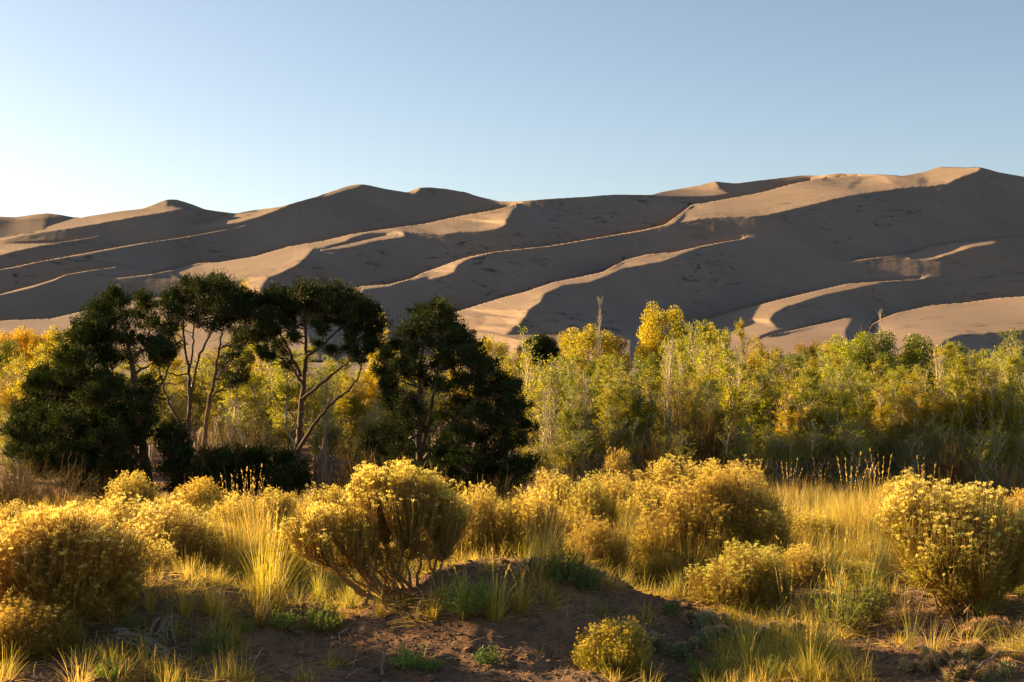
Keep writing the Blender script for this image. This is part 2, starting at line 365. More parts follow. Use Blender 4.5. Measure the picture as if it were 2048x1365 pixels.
def far_hill():
    P = [(-700,455),(-400,440),(-200,438),(-60,431),(0,433.5),(31,434.5),(60,430),(92,427),(120,430),(147,434.5),(174,437),(260,450),(420,470),(700,520)]
    xs = np.linspace(-700, 700, 160); ys = np.interp(xs, [p[0] for p in P], [p[1] for p in P])+.5*vnoise(xs/12, xs*0, 4)
    Yd = 1900.0; rows = []
    for dy, dz in ((-900,-190),(-500,-150),(-320,-118),(-200,-82),(-110,-48),(-50,-23),(-18,-8.5),(0,0),(15,-4),(60,-22),(200,-80),(500,-170)):
        z = CAMZ+(705-ys)/F*Yd; s = 1+.12*vnoise(xs/60, xs*0+dy/120, 6)
        rows.append(np.stack([(xs-1024)/F*Yd-dy*.12+dy*.25*vnoise(xs/70, xs*0, 9), Yd+dy*s, np.maximum(z+dz*s, -30)], -1))
    V = np.array(rows); nr, nc = V.shape[:2]; i = np.arange(nr*nc).reshape(nr, nc)
    q = np.stack([i[:-1,:-1], i[:-1,1:], i[1:,1:], i[1:,:-1]], -1).reshape(-1, 4)
    return mesh('hills', V, quads=q, smooth=True)
tag(obj('hills', far_hill(), MSAND), kind='structure')
# ------------------------------------------------------------------ the ground
def GZ(x, y):
    x = np.asarray(x, float); y = np.asarray(y, float)
    t = np.clip((y-13)/12, 0, 1); z = -.75*t*t*(3-2*t)
    def g(cx, cy, sx, sy, h, p=1.0, rot=0):
        c, s = math.cos(rot), math.sin(rot); u = (x-cx)*c+(y-cy)*s; v = -(x-cx)*s+(y-cy)*c
        return h*np.exp(-(((u/sx)**2+(v/sy)**2)**p))
    near = np.clip((40-y)/20, 0, 1)
    z = z + g(-2.55, 9.9, .95, .75, .34, 1.5)        # hummock at the left with bare roots
    z = z + g(.05, 10.0, 1.0, .85, .42, 1.6)         # hummock in the middle
    z = z + g(1.05, 8.8, .6, .55, -.14, 1.2)
    z = z + g(1.9, 10.9, .9, .7, .07, 1.4)
    z = z + g(3.4, 10.0, .9, .8, .22, 1.3) + g(3.25, 8.6, .8, .45, .10, 1.3)
    z = z + g(-1.0, 8.3, 1.2, .4, -.05)
    z = z + near*(.05*fbm(x*.9, y*.9, 3, 21)+.035*fbm(x*4.2, y*4.2, 3, 22)+.020*fbm(x*11, y*11, 3, 23))
    z = z + np.where(y > 60, -np.clip((y-60)/200, 0, 1)*.8, 0)
    return z
def gz(x, y): return float(GZ(x, y))
def hit(px, py):
    """first ground point seen at a photo pixel"""
    a, b = ab(px, py); ys = np.linspace(6, 60, 5400); zz = CAMZ+b*ys; g = GZ(a*ys, ys)
    k = np.argmax(zz <= g)
    return a*ys[k], ys[k]
def ground_mesh():
    ys = np.concatenate([np.linspace(-6, 6, 14)[:-1], 6+np.cumsum(np.concatenate([[0], .022*1.0062**np.arange(420)]))])
    y = ys[-1]; st = ys[-1]-ys[-2]; ex = []
    while y < 9000: st *= 1.09; y += st; ex.append(y)
    ys = np.concatenate([ys, ex])
    us = np.linspace(-1, 1, 520); us = us*(.42+.9*np.abs(us)**6)
    X = us[None]*(np.abs(ys)+4)[:, None]; Yg = np.broadcast_to(ys[:, None], X.shape)
    Z = GZ(X, Yg); V = np.stack([X, Yg, Z], -1); nr, nc = X.shape
    i = np.arange(nr*nc).reshape(nr, nc)
    q = np.stack([i[:-1,:-1], i[:-1,1:], i[1:,1:], i[1:,:-1]], -1).reshape(-1, 4)
    return mesh('ground', V, quads=q, smooth=True)
def ground_mat():
    m, nt, p = mat('earth'); v = mapping(nt)
    n1 = noise(nt, v, .9, 6, .65); n2 = noise(nt, v, 9, 6, .7); n3 = noise(nt, v, 60, 4, .7)
    c = ramp(nt, n1, [(.3, (.13,.072,.04)), (.7, (.25,.15,.085))])
    c = mix(nt, math_(nt, 'MULTIPLY', ramp(nt, n2, [(.5, (0,0,0)), (.68, (1,1,1))]), .6), c, (.075,.045,.028))
    c = mix(nt, math_(nt, 'MULTIPLY', ramp(nt, n3, [(.55, (0,0,0)), (.7, (1,1,1))]), .5), c, (.40,.28,.17))
    sep = nt.nodes.new('ShaderNodeSeparateXYZ'); nt.links.new(v, sep.inputs[0])
    far = nt.nodes.new('ShaderNodeMapRange'); far.inputs[1].default_value = 60; far.inputs[2].default_value = 110
    nt.links.new(sep.outputs[1], far.inputs[0])
    c = mix(nt, far.outputs[0], c, (.20,.15,.115))
    nt.links.new(c, p.inputs['Base Color']); p.inputs['Roughness'].default_value = .95; p.inputs['Specular IOR Level'].default_value = .1
    h = math_(nt, 'ADD', n2, math_(nt, 'MULTIPLY', n3, .35))
    nt.links.new(bump(nt, h, .9, .035), p.inputs['Normal'])
    return m
tag(obj('ground', ground_mesh(), ground_mat()), kind='structure')
# ------------------------------------------------------------------ plant materials
def leaf_mat(name, stops, trans=.5, objcol=True, rough=.5, gloss=.06, tcol=1.25):
    m = bpy.data.materials.new(name); m.use_nodes = True; nt = m.node_tree; nt.nodes.clear()
    out = nt.nodes.new('ShaderNodeOutputMaterial')
    at = nt.nodes.new('ShaderNodeAttribute'); at.attribute_name = 'tint'
    c = ramp(nt, at.outputs['Fac'], stops)
    if objcol:
        oi = nt.nodes.new('ShaderNodeObjectInfo'); c = mix(nt, 1.0, c, oi.outputs['Color'], 'MULTIPLY')
    d = nt.nodes.new('ShaderNodeBsdfDiffuse'); nt.links.new(c, d.inputs[0])
    tr = nt.nodes.new('ShaderNodeBsdfTranslucent'); c2 = mix(nt, 1.0, c, (tcol, tcol*.96, tcol*.7), 'MULTIPLY'); nt.links.new(c2, tr.inputs[0])
    ms = nt.nodes.new('ShaderNodeMixShader'); ms.inputs[0].default_value = trans
    nt.links.new(d.outputs[0], ms.inputs[1]); nt.links.new(tr.outputs[0], ms.inputs[2])
    g = nt.nodes.new('ShaderNodeBsdfGlossy'); g.inputs['Roughness'].default_value = rough; g.inputs[0].default_value = (.9,.9,.85,1)
    m2 = nt.nodes.new('ShaderNodeMixShader'); m2.inputs[0].default_value = gloss
    nt.links.new(ms.outputs[0], m2.inputs[1]); nt.links.new(g.outputs[0], m2.inputs[2])
    nt.links.new(m2.outputs[0], out.inputs[0]); return m
def bark_mat(name, c0, c1, scale=30, stretch=.15, objcol=False):
    m, nt, p = mat(name); v = mapping(nt, (1,1,stretch)); n = noise(nt, v, scale, 5, .7)
    c = ramp(nt, n, [(.35, c0), (.65, c1)])
    if objcol:
        oi = nt.nodes.new('ShaderNodeObjectInfo'); c = mix(nt, 1.0, c, oi.outputs['Color'], 'MULTIPLY')
    nt.links.new(c, p.inputs['Base Color']); p.inputs['Roughness'].default_value = .85; p.inputs['Specular IOR Level'].default_value = .25
    nt.links.new(bump(nt, n, .8, .02), p.inputs['Normal']); return m
M = dict(
 juniper=leaf_mat('juniper_scale', [(0, (.014,.023,.006)), (.6, (.034,.050,.012)), (.88, (.06,.08,.02)), (1, (.15,.13,.03))], .18, gloss=.01),
 cotton=leaf_mat('cottonwood_leaf', [(0, (.15,.15,.010)), (.5, (.34,.31,.016)), (.85, (.56,.46,.022)), (1, (.66,.42,.02))], 0.64, gloss=.025, rough=.4),
 gold=leaf_mat('rabbitbrush_flower', [(0, (.48,.34,.04)), (.5, (.74,.64,.13)), (1, (.90,.87,.46))], .62, gloss=.02),
 green=leaf_mat('rabbitbrush_leaf', [(0, (.26,.24,.03)), (1, (.52,.47,.08))], .6, gloss=.02),
 grass=leaf_mat('grass_blade', [(0, (.18,.20,.03)), (.5, (.38,.34,.07)), (1, (.60,.49,.19))], .55, gloss=.02),
 forb=leaf_mat('forb_leaf', [(0, (.10,.16,.03)), (1, (.24,.30,.07))], .45, gloss=.03),
 cactus=leaf_mat('cactus_pad', [(0, (.07,.09,.03)), (1, (.14,.14,.055))], .05, gloss=.02),
 spine=leaf_mat('cactus_spine', [(0, (.40,.29,.15)), (1, (.60,.45,.28))], .3, gloss=.03),
 jbark=bark_mat('juniper_bark', (.055,.036,.024), (.17,.115,.075)),
 cbark=bark_mat('cottonwood_bark', (.32,.27,.19), (.58,.50,.37)),
 twig=bark_mat('shrub_twig', (.13,.09,.04), (.27,.19,.09), objcol=True),
 stem=leaf_mat('shrub_stem', [(0, (.20,.125,.045)), (.5, (.38,.25,.07)), (1, (.52,.37,.10))], .5, gloss=.03),
 deadwood=bark_mat('weathered_wood', (.12,.09,.07), (.30,.24,.19), 60),
 snagwood=bark_mat('broken_red_wood', (.12,.06,.035), (.33,.19,.11), 25, .1),
)
# ------------------------------------------------------------------ plant geometry (numpy)
def unit(v): return v/np.maximum(np.linalg.norm(v, axis=-1, keepdims=True), 1e-9)
class Geo:
    def __init__(s): s.V = []; s.Q = []; s.A = []; s.n = 0
    def add(s, V, Q, A):
        s.V.append(V.reshape(-1, 3)); s.Q.append(Q.reshape(-1, 4)+s.n); s.A.append(np.broadcast_to(A, (len(Q.reshape(-1, 4)),)).copy()); s.n += len(V.reshape(-1, 3))
    def build(s, name, smooth=False):
        return mesh(name, np.concatenate(s.V), quads=np.concatenate(s.Q), smooth=smooth, attr={'tint': np.concatenate(s.A)})
    def tube(s, pts, rad, k=6, A=.5):
        pts = np.asarray(pts, float); rad = np.broadcast_to(rad, (len(pts),)); t = unit(np.gradient(pts, axis=0))
        ref = np.where(np.abs(t[:, 2:3]) > .9, np.array([[1., 0, 0]]), np.array([[0, 0, 1.]])); u = unit(np.cross(t, ref)); v = np.cross(t, u)
        for i in range(1, len(u)):
            if (u[i]*u[i-1]).sum() < 0: u[i] = -u[i]; v[i] = -v[i]
        an = np.arange(k)*2*np.pi/k
        V = pts[:, None]+rad[:, None, None]*(np.cos(an)[None, :, None]*u[:, None]+np.sin(an)[None, :, None]*v[:, None])
        n = len(pts); i = np.arange(n-1)[:, None]*k; j = np.arange(k)[None]; j2 = (j+1) % k
        s.add(V, np.stack([i+j, i+j2, i+k+j2, i+k+j], -1), A)
    def chains(s, P, Rd, k=3, A=.5):
        """many tubes at once: P (n,m,3), Rd (n,m)"""
        n, m = P.shape[:2]; t = unit(P[:, -1]-P[:, 0]); ref = np.where(np.abs(t[:, 2:3]) > .9, np.array([[1., 0, 0]]), np.array([[0, 0, 1.]]))
        u = unit(np.cross(t, ref)); v = np.cross(t, u); an = np.arange(k)*2*np.pi/k
        off = np.cos(an)[None, :, None]*u[:, None]+np.sin(an)[None, :, None]*v[:, None]
        V = P[:, :, None]+Rd[:, :, None, None]*off[:, None]
        b = np.arange(n)[:, None, None]*m*k; i = np.arange(m-1)[None, :, None]*k; j = np.arange(k)[None, None]; j2 = (j+1) % k
        Q = np.stack([b+i+j, b+i+j2, b+i+k+j2, b+i+k+j], -1)
        s.add(V, Q, np.broadcast_to(np.asarray(A, float).reshape(-1, 1, 1), Q.shape[:3]).ravel() if np.ndim(A) else A)
    def leaves(s, C, D, N, L, W, A):
        """kite shaped leaves at C along D, flat side to N"""
        D = unit(D); B = unit(np.cross(D, N)); L = np.broadcast_to(L, (len(C),))[:, None]; W = np.broadcast_to(W, (len(C),))[:, None]
        V = np.stack([C, C+D*L*.45+B*W*.5, C+D*L, C+D*L*.45-B*W*.5], 1)
        s.add(V, np.arange(len(C)*4).reshape(-1, 4), A)
    def blades(s, P0, D, bend, L, W, A, m=4):
        """grass blades: root P0, direction D, bending along bend"""
        n = len(P0); tt = np.linspace(0, 1, m+1); L = np.broadcast_to(L, (n,)); W = np.broadcast_to(W, (n,))
        side = unit(np.cross(D, bend+np.array([1e-4, 2e-4, 0])))
        ctr = P0[:, None]+D[:, None]*(L[:, None, None]*tt[None, :, None])+bend[:, None]*(L[:, None, None]*(tt**2)[None, :, None])
        ctr[:, :, 2] -= L[:, None]*np.linalg.norm(bend, axis=1)[:, None]*.45*tt[None]**3
        w = W[:, None, None]*np.array(list(1-.85*tt**1.5))[None, :, None]*.5
        V = np.stack([ctr-side[:, None]*w, ctr+side[:, None]*w], 2)
        b = np.arange(n)[:, None]*(2*(m+1)); i = np.arange(m)[None]*2
        Q = np.stack([b+i, b+i+1, b+i+3, b+i+2], -1)
        s.add(V, Q, np.repeat(A, m) if np.ndim(A) else A)
def rdir(rng, n): return unit(rng.normal(size=(n, 3)))
def curve(p0, p1, m, rng, wob=.06, sag=0.):
    p0 = np.asarray(p0, float); p1 = np.asarray(p1, float); t = np.linspace(0, 1, m)[:, None]; L = np.linalg.norm(p1-p0)
    p = p0+(p1-p0)*t; w = np.cumsum(rng.normal(size=(m, 3))*wob*L/np.sqrt(m), 0); w -= w[0]+(w[-1]-w[0])*t
    p = p+w; p[:, 2] += sag*L*(np.sin(t[:, 0]*np.pi)); return p
# ---- juniper from a trunk drawing and the foliage masses it carries (photo pixels, own distance, real depth)
def juniper(name, Y, trunks, clumps, rng, dens=1.0, depth=1.0, tint=0.0, base_r=.09, twiggy=0):
    s = Y/F
    def W(px, py, dy=0): a, b = ab(px, py); return np.array([a*(Y+dy), Y+dy, CAMZ+b*(Y+dy)])
    base = W(*trunks[0][0]); base[2] = gz(base[0], base[1])-.05; root = empty(name, base)
    wood = Geo(); nodes = []
    for k, tr in enumerate(trunks):
        dy = 0; pts = []
        for j, (px, py) in enumerate(tr):
            dy += rng.normal()*.12*(j > 0); pts.append(W(px, py, dy))
        if k == 0: pts[0] = base.copy()
        P = np.array(pts); tt = np.linspace(0, len(P)-1, len(P)*5); P = np.stack([np.interp(tt, np.arange(len(P)), P[:, c]) for c in range(3)], 1)
        for _ in range(4): P[1:-1] = (P[:-2]+2*P[1:-1]+P[2:])/4
        P[1:-1] += rng.normal(size=P[1:-1].shape)*.008
        L = np.linalg.norm(P[-1]-P[0]); r0 = .72*(base_r if k == 0 else base_r*.55*min(1, L/1.5)); r = r0*(1-.8*np.linspace(0, 1, len(P))**.8)
        if k == 0: r[:3] *= np.array([1.5, 1.25, 1.08])
        wood.tube(P-base, r, 9); nodes += [(p, rr) for p, rr in zip(P, r)]
    fo = Geo(); NP = np.array([n[0] for n in nodes]); NR = np.array([n[1] for n in nodes])
    cs = []
    ex = []
    for i, (px, py, rp) in enumerate(clumps):
        dd = sorted((math.hypot(px-c[0], py-c[1]), c) for j, c in enumerate(clumps) if j != i)[:2]
        for d_, c in dd[1:]:
            if d_ < 60: ex.append(((px+c[0])/2+rng.uniform(-6, 6), (py+c[1])/2+rng.uniform(-6, 6), (rp+c[2])*.36))
    for (px, py, rp) in list(clumps)+ex:
        R0 = rp*s; dy = rng.uniform(-1, 1)*depth
        cs.append((W(px, py, dy), R0))
    for C, R0 in sorted(cs, key=lambda q: -q[1]):
        # limb from the trunk to the mass: leave from a node lower than the mass
        dd = np.linalg.norm(NP-C, axis=1)+np.maximum(0, NP[:, 2]-C[2]+.15)*3+ (NR < .008)*5
        k = int(np.argmin(dd)); q = curve(NP[k], C, 8, rng, .10, -.06); rr = np.linspace(min(NR[k]*.6, .03), .007, 8)
        wood.tube(q-base, rr, 5); NP = np.concatenate([NP, q[2:]]); NR = np.concatenate([NR, rr[2:]])
        R0 = R0*1.18; nt_ = max(6, int(19*dens*(R0/.22)**2)); U = rdir(rng, nt_); U[:, 2] = np.abs(U[:, 2])*.9-.25*rng.random(nt_)
        T = C+unit(U)*R0*np.array([1.0, 1.0, .8])*rng.uniform(.3, 1.25, (nt_, 1))
        st = np.stack([np.broadcast_to(C-(0, 0, R0*.5), T.shape), (C+T)/2-(0, 0, R0*.12), T], 1)-base
        wood.chains(st, np.broadcast_to(np.array([.007, .005, .0025]), (nt_, 3)), 3)
        npb = int(88*min(dens, 1.1)); tr = rng.uniform(.035, .105, nt_)*(1 if dens < 1.5 else 1.5)
        ax = unit((T-C)+np.array([0, 0, R0*.7])+rng.normal(size=T.shape)*R0*.25)
        g = rng.normal(size=(nt_, npb, 3)); g = g/np.linalg.norm(g, axis=-1, keepdims=True)*rng.random((nt_, npb, 1))**.45
        pos = T[:, None]+g*tr[:, None, None]+ax[:, None]*(g*ax[:, None]).sum(-1, keepdims=True)*tr[:, None, None]*.7
        dr = unit(g*.8+ax[:, None]*.9+rng.normal(size=g.shape)*.3)
        pos = pos.reshape(-1, 3); dr = dr.reshape(-1, 3); n = len(pos)
        fo.leaves(pos-base, dr, rdir(rng, n), rng.uniform(.028, .055, n), rng.uniform(.010, .018, n), np.clip(rng.normal(.45+tint, .22, n), 0, 1))
    for _ in range(twiggy):       # dead inner twigs
        k = rng.integers(len(NP)); d = rdir(rng, 1)[0]*rng.uniform(.25, .6); d[2] = abs(d[2])*.6
        q = curve(NP[k], NP[k]+d, 5, rng, .12); wood.tube(q-base, np.linspace(.007, .002, 5), 3)
        for _ in range(3):
            j = rng.integers(1, 4); q2 = curve(q[j], q[j]+rdir(rng, 1)[0]*.2, 4, rng, .1); wood.tube(q2-base, np.linspace(.004, .0015, 4), 3)
    obj('trunk', wood.build('juniper_trunk', True), M['jbark'], root)
    obj('crown', fo.build('juniper_crown'), M['juniper'], root)
    return root
# ---- young narrow-leaved cottonwood: several upright stems, short ascending branches, small leaves (3 m tall)
def cottonwood_meshes(rng, h=3.0, wid=.6, stems=4, nleaf=5200, leaf=.031, bare=.0, open_=.0, low=.12):
    wd = Geo(); SP = []; SR = []
    for k in range(stems):
        a = rng.uniform(0, 6.28); d = rng.uniform(.1, 1)*wid*.6; hh = h*(1 if k == 0 else rng.uniform(.62, .97))
        b0 = np.array([math.cos(a)*.12*(k > 0), math.sin(a)*.12*(k > 0), -.05]); p1 = np.array([math.cos(a)*d, math.sin(a)*d, hh])
        q = curve(b0, p1, 12, rng, .05); r = np.linspace(.026 if k else .032, .004, 12); wd.tube(q, r, 5); SP.append(q); SR.append(r)
    BP = []; nb = int(30*h/3)
    for q in SP:
        t = rng.uniform(low, .99, nb)**.85; base = np.stack([np.interp(t*11, np.arange(12), q[:, c]) for c in range(3)], 1)
        a = rng.uniform(0, 6.28, nb); Lb = wid*rng.uniform(.35, .9, nb)*(1.12-t)**.6; up = rng.uniform(1.1, 2.8, nb)
        D = unit(np.stack([np.cos(a), np.sin(a), up], 1))
        tt = np.linspace(0, 1, 6)[None, :, None]; P = base[:, None]+D[:, None]*Lb[:, None, None]*tt*1.35+np.array([0, 0, 1])*(Lb[:, None, None]*tt**2*.35)
        P += rng.normal(size=P.shape)*.015*tt
        wd.chains(P, np.broadcast_to(np.linspace(.0075, .0024, 6), (nb, 6)), 3); BP.append(P)
    BP = np.concatenate(BP); nB = len(BP)
    # side twigs
    m2 = nB*3; bi = rng.integers(0, nB, m2); ti = rng.uniform(.25, .95, m2)*5; i0 = np.minimum(ti.astype(int), 4); f = (ti-i0)[:, None]
    q0 = BP[bi, i0]*(1-f)+BP[bi, i0+1]*f; D = rdir(rng, m2); D[:, 2] = np.abs(D[:, 2])+.3; D = unit(D); Lt = rng.uniform(.08, .24, m2)*h/3
    T = q0[:, None]+D[:, None]*Lt[:, None, None]*np.linspace(0, 1, 3)[None, :, None]; wd.chains(T, np.broadcast_to(np.array([.0028, .002, .0012]), (m2, 3)), 3)
    lf = Geo(); n1 = int(nleaf*(1-bare))
    ci = rng.integers(0, m2, n1); u = rng.random((n1, 1))**.7; P = T[ci, 0]*(1-u)+T[ci, 2]*u+rng.normal(size=(n1, 3))*.02
    kk = rng.random(n1) < .25; bi2 = rng.integers(0, nB, kk.sum()); e = rng.integers(2, 6, kk.sum()); P[kk] = BP[bi2, e]+rng.normal(size=(kk.sum(), 3))*.03
    dens = fbm(P[:, 0]*3+P[:, 1]*2, P[:, 2]*3, 2, 31); keep = rng.random(n1) < np.clip(.95+dens*1.1-open_, .2, 1); P = P[keep]; n1 = len(P)
    D = rdir(rng, n1); D[:, 2] -= .15
    cl = fbm(P[:, 0]*1.6+7, P[:, 2]*1.6+P[:, 1], 2, 32)
    lf.leaves(P, D, rdir(rng, n1), rng.uniform(.7, 1.2, n1)*leaf, rng.uniform(.45, .7, n1)*leaf, np.clip(rng.normal(.45, .2, n1)+cl*.3, 0, 1))
    return wd.build('cottonwood_trunk', True), lf.build('cottonwood_crown')
# ---- rounder broad-crowned tree (3 m tall): limbs to leafy masses
def round_meshes(rng, h=3.0, rx=.75, rz=1.0, nl=15000, leaf=.05, masses=34):
    wd = Geo(); tr = curve((0, 0, -.05), (rng.normal()*.1, rng.normal()*.1, h*.8), 10, rng, .04); wd.tube(tr, np.linspace(.04, .01, 10), 6)
    U = rdir(rng, masses)*rng.uniform(.35, 1, (masses, 1))**.6; C = np.array([0, 0, h-rz-.12])+U*np.array([rx, rx, rz]); Rm = rng.uniform(.14, .34, masses)
    for c in C:
        k = int(np.clip(np.searchsorted(tr[:, 2], c[2]-.35), 1, 9)); wd.tube(curve(tr[k], c, 6, rng, .07), np.linspace(.012, .003, 6), 4)
    lf = Geo(); i = rng.choice(masses, nl, p=Rm**2/np.sum(Rm**2)); g = rdir(rng, nl)*rng.random((nl, 1))**.4; P = C[i]+g*Rm[i][:, None]*np.array([1, 1, .95])
    D = g*.7+rdir(rng, nl)*.8; cl = rng.normal(0, .12, masses)
    lf.leaves(P, D, rdir(rng, nl), rng.uniform(.7, 1.2, nl)*leaf, rng.uniform(.5, .75, nl)*leaf, np.clip(rng.normal(.45, .2, nl)+cl[i], 0, 1))
    q = P[rng.integers(0, nl, 260)]; e = q+np.array([0, 0, 1])*rng.uniform(.06, .22, (260, 1))+rng.normal(size=q.shape)*.03
    wd.chains(np.stack([q, (q+e)/2, e], 1), np.broadcast_to(np.array([.003, .002, .001]), (260, 3)), 3)
    return wd.build('cottonwood_trunk', True), lf.build('cottonwood_crown')
# ---- rabbitbrush: lobes = [(x, y, z, rx, ry, rz)] domes of flower heads on fine stems that rise from the base
BS = .075
def bush_meshes(rng, lobes, tips=1000, wood=.006, flower=.0085, leafy=11, inner=46, spread=.05, stem_tint=.5, fn=20, base=(0,0,0), tree=False):
    base = np.array(base, float); big = list(lobes); lobes = [l+(1,) for l in big]
    for l in big:
        k = max(12, int(l[3]*l[4]*150)); U = rdir(rng, k*3); U = U[U[:, 2] > (-.1 if tree else -.6)][:k]
        for u in U:
            f = rng.uniform(.72, 1.03); q = rng.uniform(.16, .36)*min(l[3], l[5], .36); lobes.append((l[0]+u[0]*l[3]*f, l[1]+u[1]*l[4]*f, l[2]+u[2]*l[5]*f, q*1.1, q*1.1, q*rng.uniform(.9, 1.6), 0))
    wts = np.array([l[3]*l[5] for l in lobes]); bg = np.array([l[6] for l in lobes]) == 1; wts[bg] *= .52/wts[bg].sum(); wts[~bg] *= .48/wts[~bg].sum(); T = []; Cn = []
    for l, w_ in zip(lobes, wts):
        n = int(tips*w_); U = rdir(rng, n*2); U = U[U[:, 2] > ((-.25+.3*rng.random(len(U))) if tree else (-.95+.8*rng.random(len(U))))][:n]; C = np.array(l[:3]); R3 = np.array(l[3:6])
        lump = 1+.20*fbm(U[:, 0]*3.6+l[0]*9, U[:, 1]*3.6+U[:, 2]*2.4, 2, 41)+.10*fbm(U[:, 0]*9+l[0]*9, U[:, 1]*9+U[:, 2]*6, 2, 42)+rng.normal(size=len(U))*spread
        sh = np.where(rng.random(len(U)) < .6, rng.uniform(.93, 1.06, len(U)), rng.uniform(.55, .97, len(U)))
        T.append(C+U*R3*(lump*sh)[:, None]); Cn.append(np.broadcast_to(C, U.shape))
    T = np.concatenate(T); Cn = np.concatenate(Cn); T[:, 2] = np.maximum(T[:, 2], .05+.05*rng.random(len(T))); n = len(T)
    sd = Geo()
    # main branches to inner nodes, then fine stems to the tips
    idx = rng.choice(n, inner, replace=False); f = rng.uniform(.55, .78, (inner, 1)) if tree else rng.uniform(.42, .6, (inner, 1)); ND = base+(T[idx]-base)*f*(np.array([1, 1, .8]) if tree else np.array([1, 1, .85]))
    PB = []; tt = np.linspace(0, 1, 7)[None, :, None]; rb = BS*np.ptp(T[:, 0]); st = base+(ND-base)*np.array([.22, .22, 0])+rng.normal(size=(inner, 3))*np.array([rb, rb, 0]); st[:, 2] = -.03
    ctrl = st+(ND-st)*np.array([.75, .75, .35]); PB = (1-tt)**2*st[:, None]+2*tt*(1-tt)*ctrl[:, None]+tt**2*ND[:, None]; PB += rng.normal(size=PB.shape)*(.022 if tree else .010)*tt*(1.4-tt)
    sd.chains(PB, np.broadcast_to(np.linspace(wood*1.6, wood*.5, 7), (inner, 7)), 5, .3)
    j = np.argmin(((T[:, None]-ND[None])**2*np.array([1.3, 1.3, .8])).sum(-1), 1); e = rng.uniform(.72 if tree else .55, 1, n)[:, None]
    k5 = np.minimum((e[:, 0]*6).astype(int), 5); Sx = PB[j, k5]*(1-(e*6-k5[:, None]))+PB[j, k5+1]*(e*6-k5[:, None])
    c2 = Sx+(T-Sx)*np.array([.85, .85, .35]); tt = np.linspace(0, 1, 6)[None, :, None]
    PT = (1-tt)**2*Sx[:, None]+2*tt*(1-tt)*c2[:, None]+tt**2*T[:, None]; PT += rng.normal(size=PT.shape)*.012*tt*(1-tt)*3
    sd.chains(PT, np.broadcast_to(np.linspace(wood*.42, .0013, 6), (n, 6)), 3, .6)
    # side shoots, so that the inside is a haze of stems
    m = n; m = int(n*1.6); a = rng.integers(0, n, m); q0 = PT[a, rng.integers(1, 5, m)]; d = unit(PT[a, 5]-PT[a, 2])+rdir(rng, m)*.75; L = rng.uniform(.05, .17, m)
    q = q0[:, None]+d[:, None]*L[:, None, None]*np.linspace(0, 1, 3)[None, :, None]; sd.chains(q, np.broadcast_to(np.array([.0016, .0013, .001]), (m, 3)), 3, .6)
    lv = Geo(); nl = n*leafy; a = rng.integers(0, n, nl); u = rng.random(nl)*(2.2 if tree else 3.2)+(2.8 if tree else 1.8); i0 = np.minimum(u.astype(int), 4); fr = (u-i0)[:, None]
    P = PT[a, i0]*(1-fr)+PT[a, i0+1]*fr; D = unit(PT[a, 5]-PT[a, 3])+rdir(rng, nl)*.75
    lv.leaves(P, D, rdir(rng, nl), rng.uniform(.018, .042, nl), rng.uniform(.0024, .005, nl), rng.random(nl))
    hz = np.clip((PT[:, 5, 2]-np.percentile(PT[:, 5, 2], 4))/(np.percentile(PT[:, 5, 2], 90)-np.percentile(PT[:, 5, 2], 4)), 0, 1)
    fl = Geo(); bl = np.nonzero(rng.random(n) < .05+1.25*hz**1.2)[0]; a = np.repeat(bl, fn); nf = len(a); up = unit(PT[:, 5]-PT[:, 3]); rad = rng.uniform(.6, 1.4, n)*.017
    g = rdir(rng, nf)*rng.random((nf, 1))**.5; g[:, 2] *= .6; P = T[a]+g*rad[a][:, None]; D = up[a]*.8+g
    lv_t = rng.random(n)
    fl.leaves(P, D, rdir(rng, nf), rng.uniform(.7, 1.3, nf)*flower, rng.uniform(.4, .6, nf)*flower, np.clip(lv_t[a]*.5+rng.random(nf)*.5, 0, 1))
    return sd.build('bush_stems', True), lv.build('bush_leaves'), fl.build('bush_flowers')
def put_bush(meshes, name, label, loc, rz=0, sc=1.0, cat='shrub', group=None, fcol=(1,1,1), gcol=(1,1,1), wcol=(1,1,1)):
    r = empty(name, loc, rz, sc); tag(r, label, cat, group)
    for nm, me, mt, col in (('stems', meshes[0], M['stem'], wcol), ('leaves', meshes[1], M['green'], gcol), ('flowers', meshes[2], M['gold'], fcol)):
        o = obj(nm, me, mt, r); o.color = (*col, 1)
    return r
